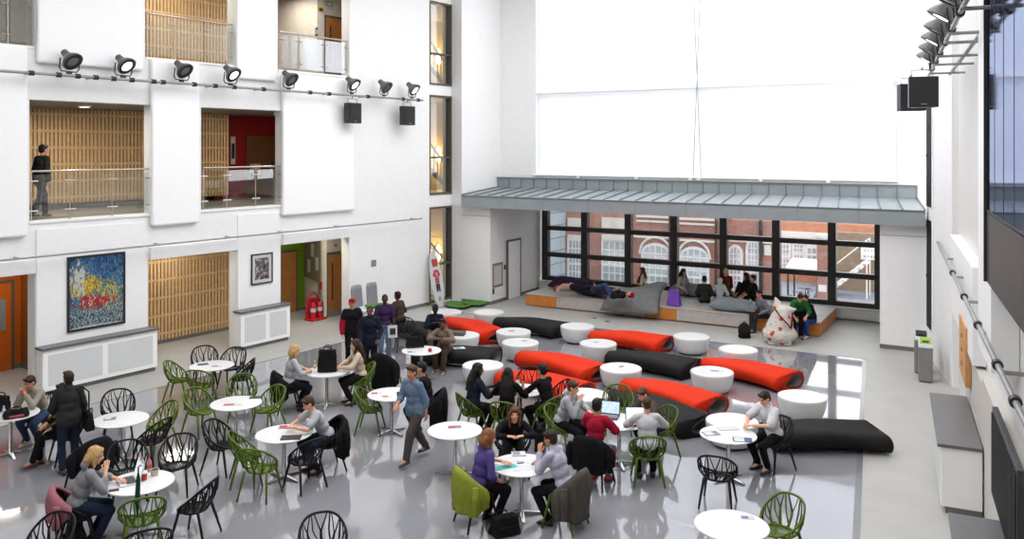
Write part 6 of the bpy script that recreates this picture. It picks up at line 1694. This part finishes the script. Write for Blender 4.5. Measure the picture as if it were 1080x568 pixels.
# fire extinguishers on their red stand
o = thing('extinguisher_stand', 'red stand with a curved back holding two fire extinguishers', 'stand', LW.p(17.72, -1.25, .0), LW.rot()+PI)
m_fred = pm('fire_red', (.52, .015, .03), .35)
m = MB(); m.prism([(-.30, -.2), (.30, -.2), (.30, .2), (-.30, .2)], 0, .07); obj('tray', m, m_fred, o, bevel=.02)
m = MB(); m.tube([(-.27, -.14, .07), (-.24, -.14, .60), (-.13, -.14, .80), (0, -.14, .85), (.13, -.14, .80), (.24, -.14, .60), (.27, -.14, .07)], .03, 10); m.box(-.22, .22, -.15, -.13, .07, .68); obj('back_frame', m, m_fred, o, True)
for x, lab in ((-.13, 'left red fire extinguisher on the red stand'), (.13, 'right red fire extinguisher on the red stand')):
    q = o.location+Matrix.Rotation(o.rotation_euler[2], 3, 'Z') @ Vector((x, .03, .071)); e = thing('fire_extinguisher', lab, 'fire extinguisher', q, o.rotation_euler[2])
    m = MB(); m.lathe([(0, 0), (.085, 0), (.09, .02), (.09, .40), (.06, .47), (.025, .49), (.025, .52), (0, .52)], 20); obj('cylinder', m, m_fred, e, True)
    m = MB(); m.tube([(0, 0, .52), (0, 0, .56), (.06, 0, .58), (.12, 0, .57)], .014, 6); m.tube([(0, 0, .54), (.08, 0, .53)], .01, 6); obj('lever', m, M_black, e)
    m = MB(); m.tube([(-.02, .02, .52), (-.09, .04, .48), (-.105, .05, .3), (-.10, .05, .12)], .012, 6); obj('hose', m, M_black, e, True)
    m = MB(); m.lathe([(.0905, .20), (.0905, .32)], 20); obj('instruction_band', m, M_paper, e, True)
# grey high-backed chairs and a round table with a green leaf pad by the white wall
def shell_chair(px, py, label):
    p = LW.p(sx(px, .75), .75, 0); o = thing('shell_chair', label, 'chair', p, LW.rot()+PI, 'grey shell chairs by the white wall')
    m = MB(); n = 10; vs = []; fs = []
    prof = [(.24, .44), (.05, .42), (-.16, .44), (-.22, .6), (-.25, .85), (-.27, 1.12), (-.275, 1.25)]
    for y, z in prof:
        for i in range(n+1):
            u = -1+2*i/n; w = .23*(1 if z < 1.2 else .86); vs.append((u*w, y+.05*u*u, z+.02*u*u*(1 if z < .5 else 0)))
    for j in range(len(prof)-1):
        for i in range(n): fs.append((j*(n+1)+i, j*(n+1)+i+1, (j+1)*(n+1)+i+1, (j+1)*(n+1)+i))
    m.add(vs, fs); s = obj('shell', m, pm('grey_shell', srgb(128, 130, 132), .5), o, 'all'); k = s.modifiers.new('t', 'SOLIDIFY'); k.thickness = .018
    for x in (-.17, .17):
        for y in (-.15, .17): l = MB(); l.tube([(x, y, .43), (x*1.15, y*1.25, 0)], .013, 8); obj('leg', l, M_chrome, o)
    return o
shell_chair(381, 0, 'left grey high-backed chair against the white wall behind the standing men')
shell_chair(397, 0, 'right grey high-backed chair against the white wall behind the standing men')
p = LW.p(sx(391, 1.55), 1.55, 0); o = thing('round_table', 'white round table with a green pad behind the standing men', 'table', p)
m = MB(); m.lathe([(0, .70), (.42, .70), (.43, .715), (.42, .73), (0, .73)], 40); obj('tabletop', m, M_tabletop, o, True); m = MB(); m.lathe([(0, 0), (.24, 0), (.24, .015), (.03, .03), (.03, .7), (0, .7)], 24); obj('pedestal', m, M_chrome, o, True)
m_leaf = pm('leaf_green', (.07, .20, .025), .8, var=.3, scale=40, bump=.5, bscale=200)
def leafpad(p, rz, w, l, label, lift=.05):
    o = thing('leaf_pad', label, 'mat', p, rz, 'green leaf shaped pads'); n = 28; m = MB(); rows = 6
    vs = [(0, 0, .02)]; fs = []
    for r in range(1, rows+1):
        for i in range(n):
            a = 2*PI*i/n; t = r/rows; k = 1+.12*math.cos(a); vs.append((w/2*t*math.cos(a)*k, l/2*t*math.sin(a), .02+lift*t*t))
    for i in range(n): fs.append((0, 1+i, 1+(i+1) % n))
    for r in range(rows-1):
        for i in range(n): fs.append((1+r*n+i, 1+(r+1)*n+i, 1+(r+1)*n+(i+1) % n, 1+r*n+(i+1) % n))
    m.add(vs, fs); t = obj('top', m, m_leaf, o, 'all'); k = t.modifiers.new('t', 'SOLIDIFY'); k.thickness = .03; k.offset = -1
    m = MB(); m.lathe([(0, -.0), (w*.22, 0), (w*.22, .02), (0, .02)], 20); obj('foot', m, M_frame, o)
    return o
leafpad(p+Vector((.12, .1, .752)), .6, .75, .4, 'green pad lying on the white round table behind the standing men')
q = at(480, 320.5, .08); leafpad(Vector((q.x+.08, q.y-.15, .002)), .4, .85, 1.1, 'left green grassy pad on the floor by the strip window', .10)
q = at(497, 319.5, .08); leafpad(Vector((q.x+.12, q.y-.05, .002)), 1.0, .75, .8, 'right green grassy pad on the floor by the strip window', .10)
# white board with a football shirt leaning on the wall
s_b = sx(459.5, .3); o = thing('surfboard', 'white surfboard printed with a red number nine shirt, leaning on the wall', 'surfboard', LW.p(s_b, .50, .012), LW.rot()+PI)
tilt = math.atan2(.40, 1.95); Lb, Wb = 2.0, .29
def bp_(x, z, y=0): return Vector((x, -z*math.sin(tilt)+y*math.cos(tilt), z*math.cos(tilt)+y*math.sin(tilt)))
def bw_(z): t = z/Lb; return Wb*min(1, (math.sin(PI*min(1, max(0, t*.94+.10)))**.55))*(1 if t > .06 else .7)
n = 24; ring = [(bw_(Lb*i/n), Lb*i/n) for i in range(n+1)]
out = [(w_ if i < n else .02, z_) for i, (w_, z_) in enumerate(ring)]; poly_ = [(w_, z_) for w_, z_ in out]+[(-w_, z_) for w_, z_ in out[::-1]]
m = MB(); k = len(poly_); m.add([bp_(x, z, 0) for x, z in poly_]+[bp_(x, z, .05) for x, z in poly_], [tuple(range(k)), tuple(range(2*k-1, k-1, -1))]+[(i, (i+1) % k, k+(i+1) % k, k+i) for i in range(k)]); obj('board', m, M_paper, o)
def decal(name, pts, mat, y=.0535): m = MB(); k = len(pts); m.add([bp_(x, z, .0505) for x, z in pts]+[bp_(x, z, y) for x, z in pts], [tuple(range(k)), tuple(range(2*k-1, k-1, -1))]+[(i, (i+1) % k, k+(i+1) % k, k+i) for i in range(k)]); return obj(name, m, mat, o)
rd_ = pm('shirt_red', (.45, .05, .05), .5)
shirt = [(-.10, .78), (.10, .78), (.10, 1.05), (.14, 1.00), (.19, 1.08), (.10, 1.24), (.04, 1.26), (0, 1.22), (-.04, 1.26), (-.10, 1.24), (-.19, 1.08), (-.14, 1.00), (-.10, 1.05)]
decal('printed_shirt', shirt, rd_); decal('printed_shorts', [(-.10, .50), (-.02, .50), (0, .62), (.02, .50), (.10, .50), (.10, .77), (-.10, .77)], p_dark)
decal('printed_badge', [(-.13, 1.36), (.13, 1.36), (.15, 1.62), (-.15, 1.62)], rd_); decal('printed_letters', [(-.07, .18), (-.03, .36), (.0, .25), (.03, .36), (.07, .18), (.03, .18), (.02, .25), (-.02, .25), (-.03, .18)], rd_)
m = MB(); m.tube([bp_(-.036*math.cos(a_), 1.115+.042*math.sin(a_), .056) for a_ in [2*PI*i/14 for i in range(14)]], .010, 6, closed=True); m.tube([bp_(-.036, 1.115, .056), bp_(-.035, 1.04, .056), bp_(-.012, .985, .056), bp_(.03, .985, .056)], .010, 6); obj('number_nine', m, M_paper, o)
# left return under the canopy: framed notice, call point
framed(RB, 519.5, 530.5, 277, 302.5, .004, 'timber-framed notice case beside the white door', pm('cork', srgb(168, 140, 100), .8), pm('case_oak', srgb(150, 116, 84), .5), .09, 1, 'notice_case', 'noticeboard', .03)
for px, t, b, lab in ((532.6, 279, 284, 'black switch box beside the notice case'), (520.5, 304, 310, 'black socket below the notice case')): plaque(RB, px-1.0, px+1.0, t, b, .004, M_black, lab, 'switch_box', 'switch', 1, .03)
# ================================================================ right wall: timber panel, bins, dark louvred panel
o, w, h = on_wall(RR, 1012, 1022, 333, 404, .145, 'timber_panel', 'tall oak wall panel above the right casing', 'wall panel')
Lp = rs(15.4, .15)-rs(14.1, .15)
o.location = RR.p((rs(15.4, .15)+rs(14.1, .15))/2, .145, 1.36); o.rotation_euler = (0, 0, RW.rot())
m = MB(); m.box(-Lp/2, Lp/2, .0, .09, 0, 1.0); obj('board', m, pm('oak_panel', srgb(205, 150, 95), .5, var=.1), o, bevel=.01)
for z in (.25, .5, .75): m = MB(); m.ell((0, .09, z), (.05, .02, .05)); obj('boss', m, M_oakback, o, True)
o = thing('louvre_panel', 'tall dark slate louvred panel low on the right wall', 'radiator', RR.p((rs(10.5, .15)+rs(8.4, .15))/2, .145, 1.04), RW.rot())
Lp = (rs(10.5, .15)-rs(8.4, .15))/2
m = MB(); m.box(-Lp, Lp, 0, .07, 0, 1.12); obj('panel', m, pm('slate_paint', (.035, .037, .04), .5), o, bevel=.01)
m = MB()
for k in range(24): x = -Lp+.08+k*(2*Lp-.16)/23; m.box(x-.02, x+.02, .07, .085, .06, 1.06)
obj('louvres', m, pm('slate_paint_dark', (.02, .022, .024), .5), o)
def bin_(px, py, lid, label):
    p = at(px, py, 0); o = thing('recycling_bin', label, 'bin', Vector((p.x, p.y, 0)), RW.rot()-PI/2, 'steel recycling bins')
    w, d, h = .30, .42, .80; m = MB(); m.prism([(-w/2, -d/2+.05), (-w/2+.05, -d/2), (w/2-.05, -d/2), (w/2, -d/2+.05), (w/2, d/2), (-w/2, d/2)], .03, h); obj('body', m, pm('bin_steel', (.26, .255, .25), .4, metal=.4), o)
    m = MB(); m.box(-w/2+.02, w/2-.02, -d/2+.03, d/2-.02, 0, .03); obj('plinth', m, M_black, o)
    m = MB(); m.hexa([(-w/2, -d/2, h), (w/2, -d/2, h), (w/2, d/2, h), (-w/2, d/2, h), (-w/2, -d/2+.04, h+.08), (w/2, -d/2+.04, h+.08), (w/2, d/2, h+.16), (-w/2, d/2, h+.16)]); obj('rim', m, pm('bin_white', (.6, .6, .6), .4), o, bevel=.01)
    m = MB(); m.hexa([(-w/2+.03, -d/2+.07, h+.085), (w/2-.03, -d/2+.07, h+.085), (w/2-.03, d/2-.04, h+.155), (-w/2+.03, d/2-.04, h+.155), (-w/2+.03, -d/2+.07, h+.105), (w/2-.03, -d/2+.07, h+.105), (w/2-.03, d/2-.04, h+.175), (-w/2+.03, d/2-.04, h+.175)]); obj('lid', m, lid, o)
    m = MB(); m.box(-w/2+.08, w/2-.08, -d/2+.1, -d/2+.2, h+.10, h+.135); obj('slot', m, M_black, o)
    return o
bin_(971.5, 392, M_black, 'steel recycling bin with a black lid, farther one')
bin_(976, 401, pm('lime_lid', (.30, .48, .03), .4), 'steel recycling bin with a lime green lid, nearer one')
for px, py, lab in ((627, 335.5, 'left small floor socket before the platform'), (640.5, 339, 'right small floor socket before the platform')):
    p = at(px, py, 0); o = thing('floor_socket', lab, 'socket', Vector((p.x, p.y, 0)), ang); m = MB(); m.box(-.08, .08, -.08, .08, .0, .008); obj('plate', m, M_steel, o); m = MB(); m.box(-.05, .05, -.05, .05, .008, .014); obj('flap', m, M_black, o)
flush_people()
# ================================================================ camera, light
cam = bpy.data.cameras.new('camera'); co = bpy.data.objects.new('camera', cam); C.objects.link(co)
co.location = (0, 0, EYE); co.rotation_euler = (PI/2, 0, 0)
cam.sensor_width = 36; cam.lens = 36*FPX/1080; cam.shift_y = -(284-HYP)/1080
cam.clip_end = 200
sc = bpy.context.scene; sc.camera = co
w = bpy.data.worlds.new('sky'); sc.world = w; w.use_nodes = True
nt = w.node_tree; bg = nt.nodes['Background']
tc = nt.nodes.new('ShaderNodeTexCoord'); sp = nt.nodes.new('ShaderNodeSeparateXYZ'); rp = nt.nodes.new('ShaderNodeValToRGB')
nt.links.new(tc.outputs['Generated'], sp.inputs[0]); nt.links.new(sp.outputs['Z'], rp.inputs['Fac']); nt.links.new(rp.outputs['Color'], bg.inputs['Color'])
rp.color_ramp.elements[0].color = (.86, .88, .92, 1); rp.color_ramp.elements[1].color = (.98, .98, 1, 1)
bg.inputs['Strength'].default_value = 1.0
vs = sc.view_settings; vs.view_transform = 'Standard'; vs.look = 'None'; vs.gamma = 1; vs.use_curve_mapping = False; vs.exposure = 1.98
sc.cycles.use_denoising = True
sc.cycles.max_bounces = 8; sc.cycles.diffuse_bounces = 4; sc.cycles.transparent_max_bounces = 12
sc.cycles.caustics_reflective = False; sc.cycles.caustics_refractive = False
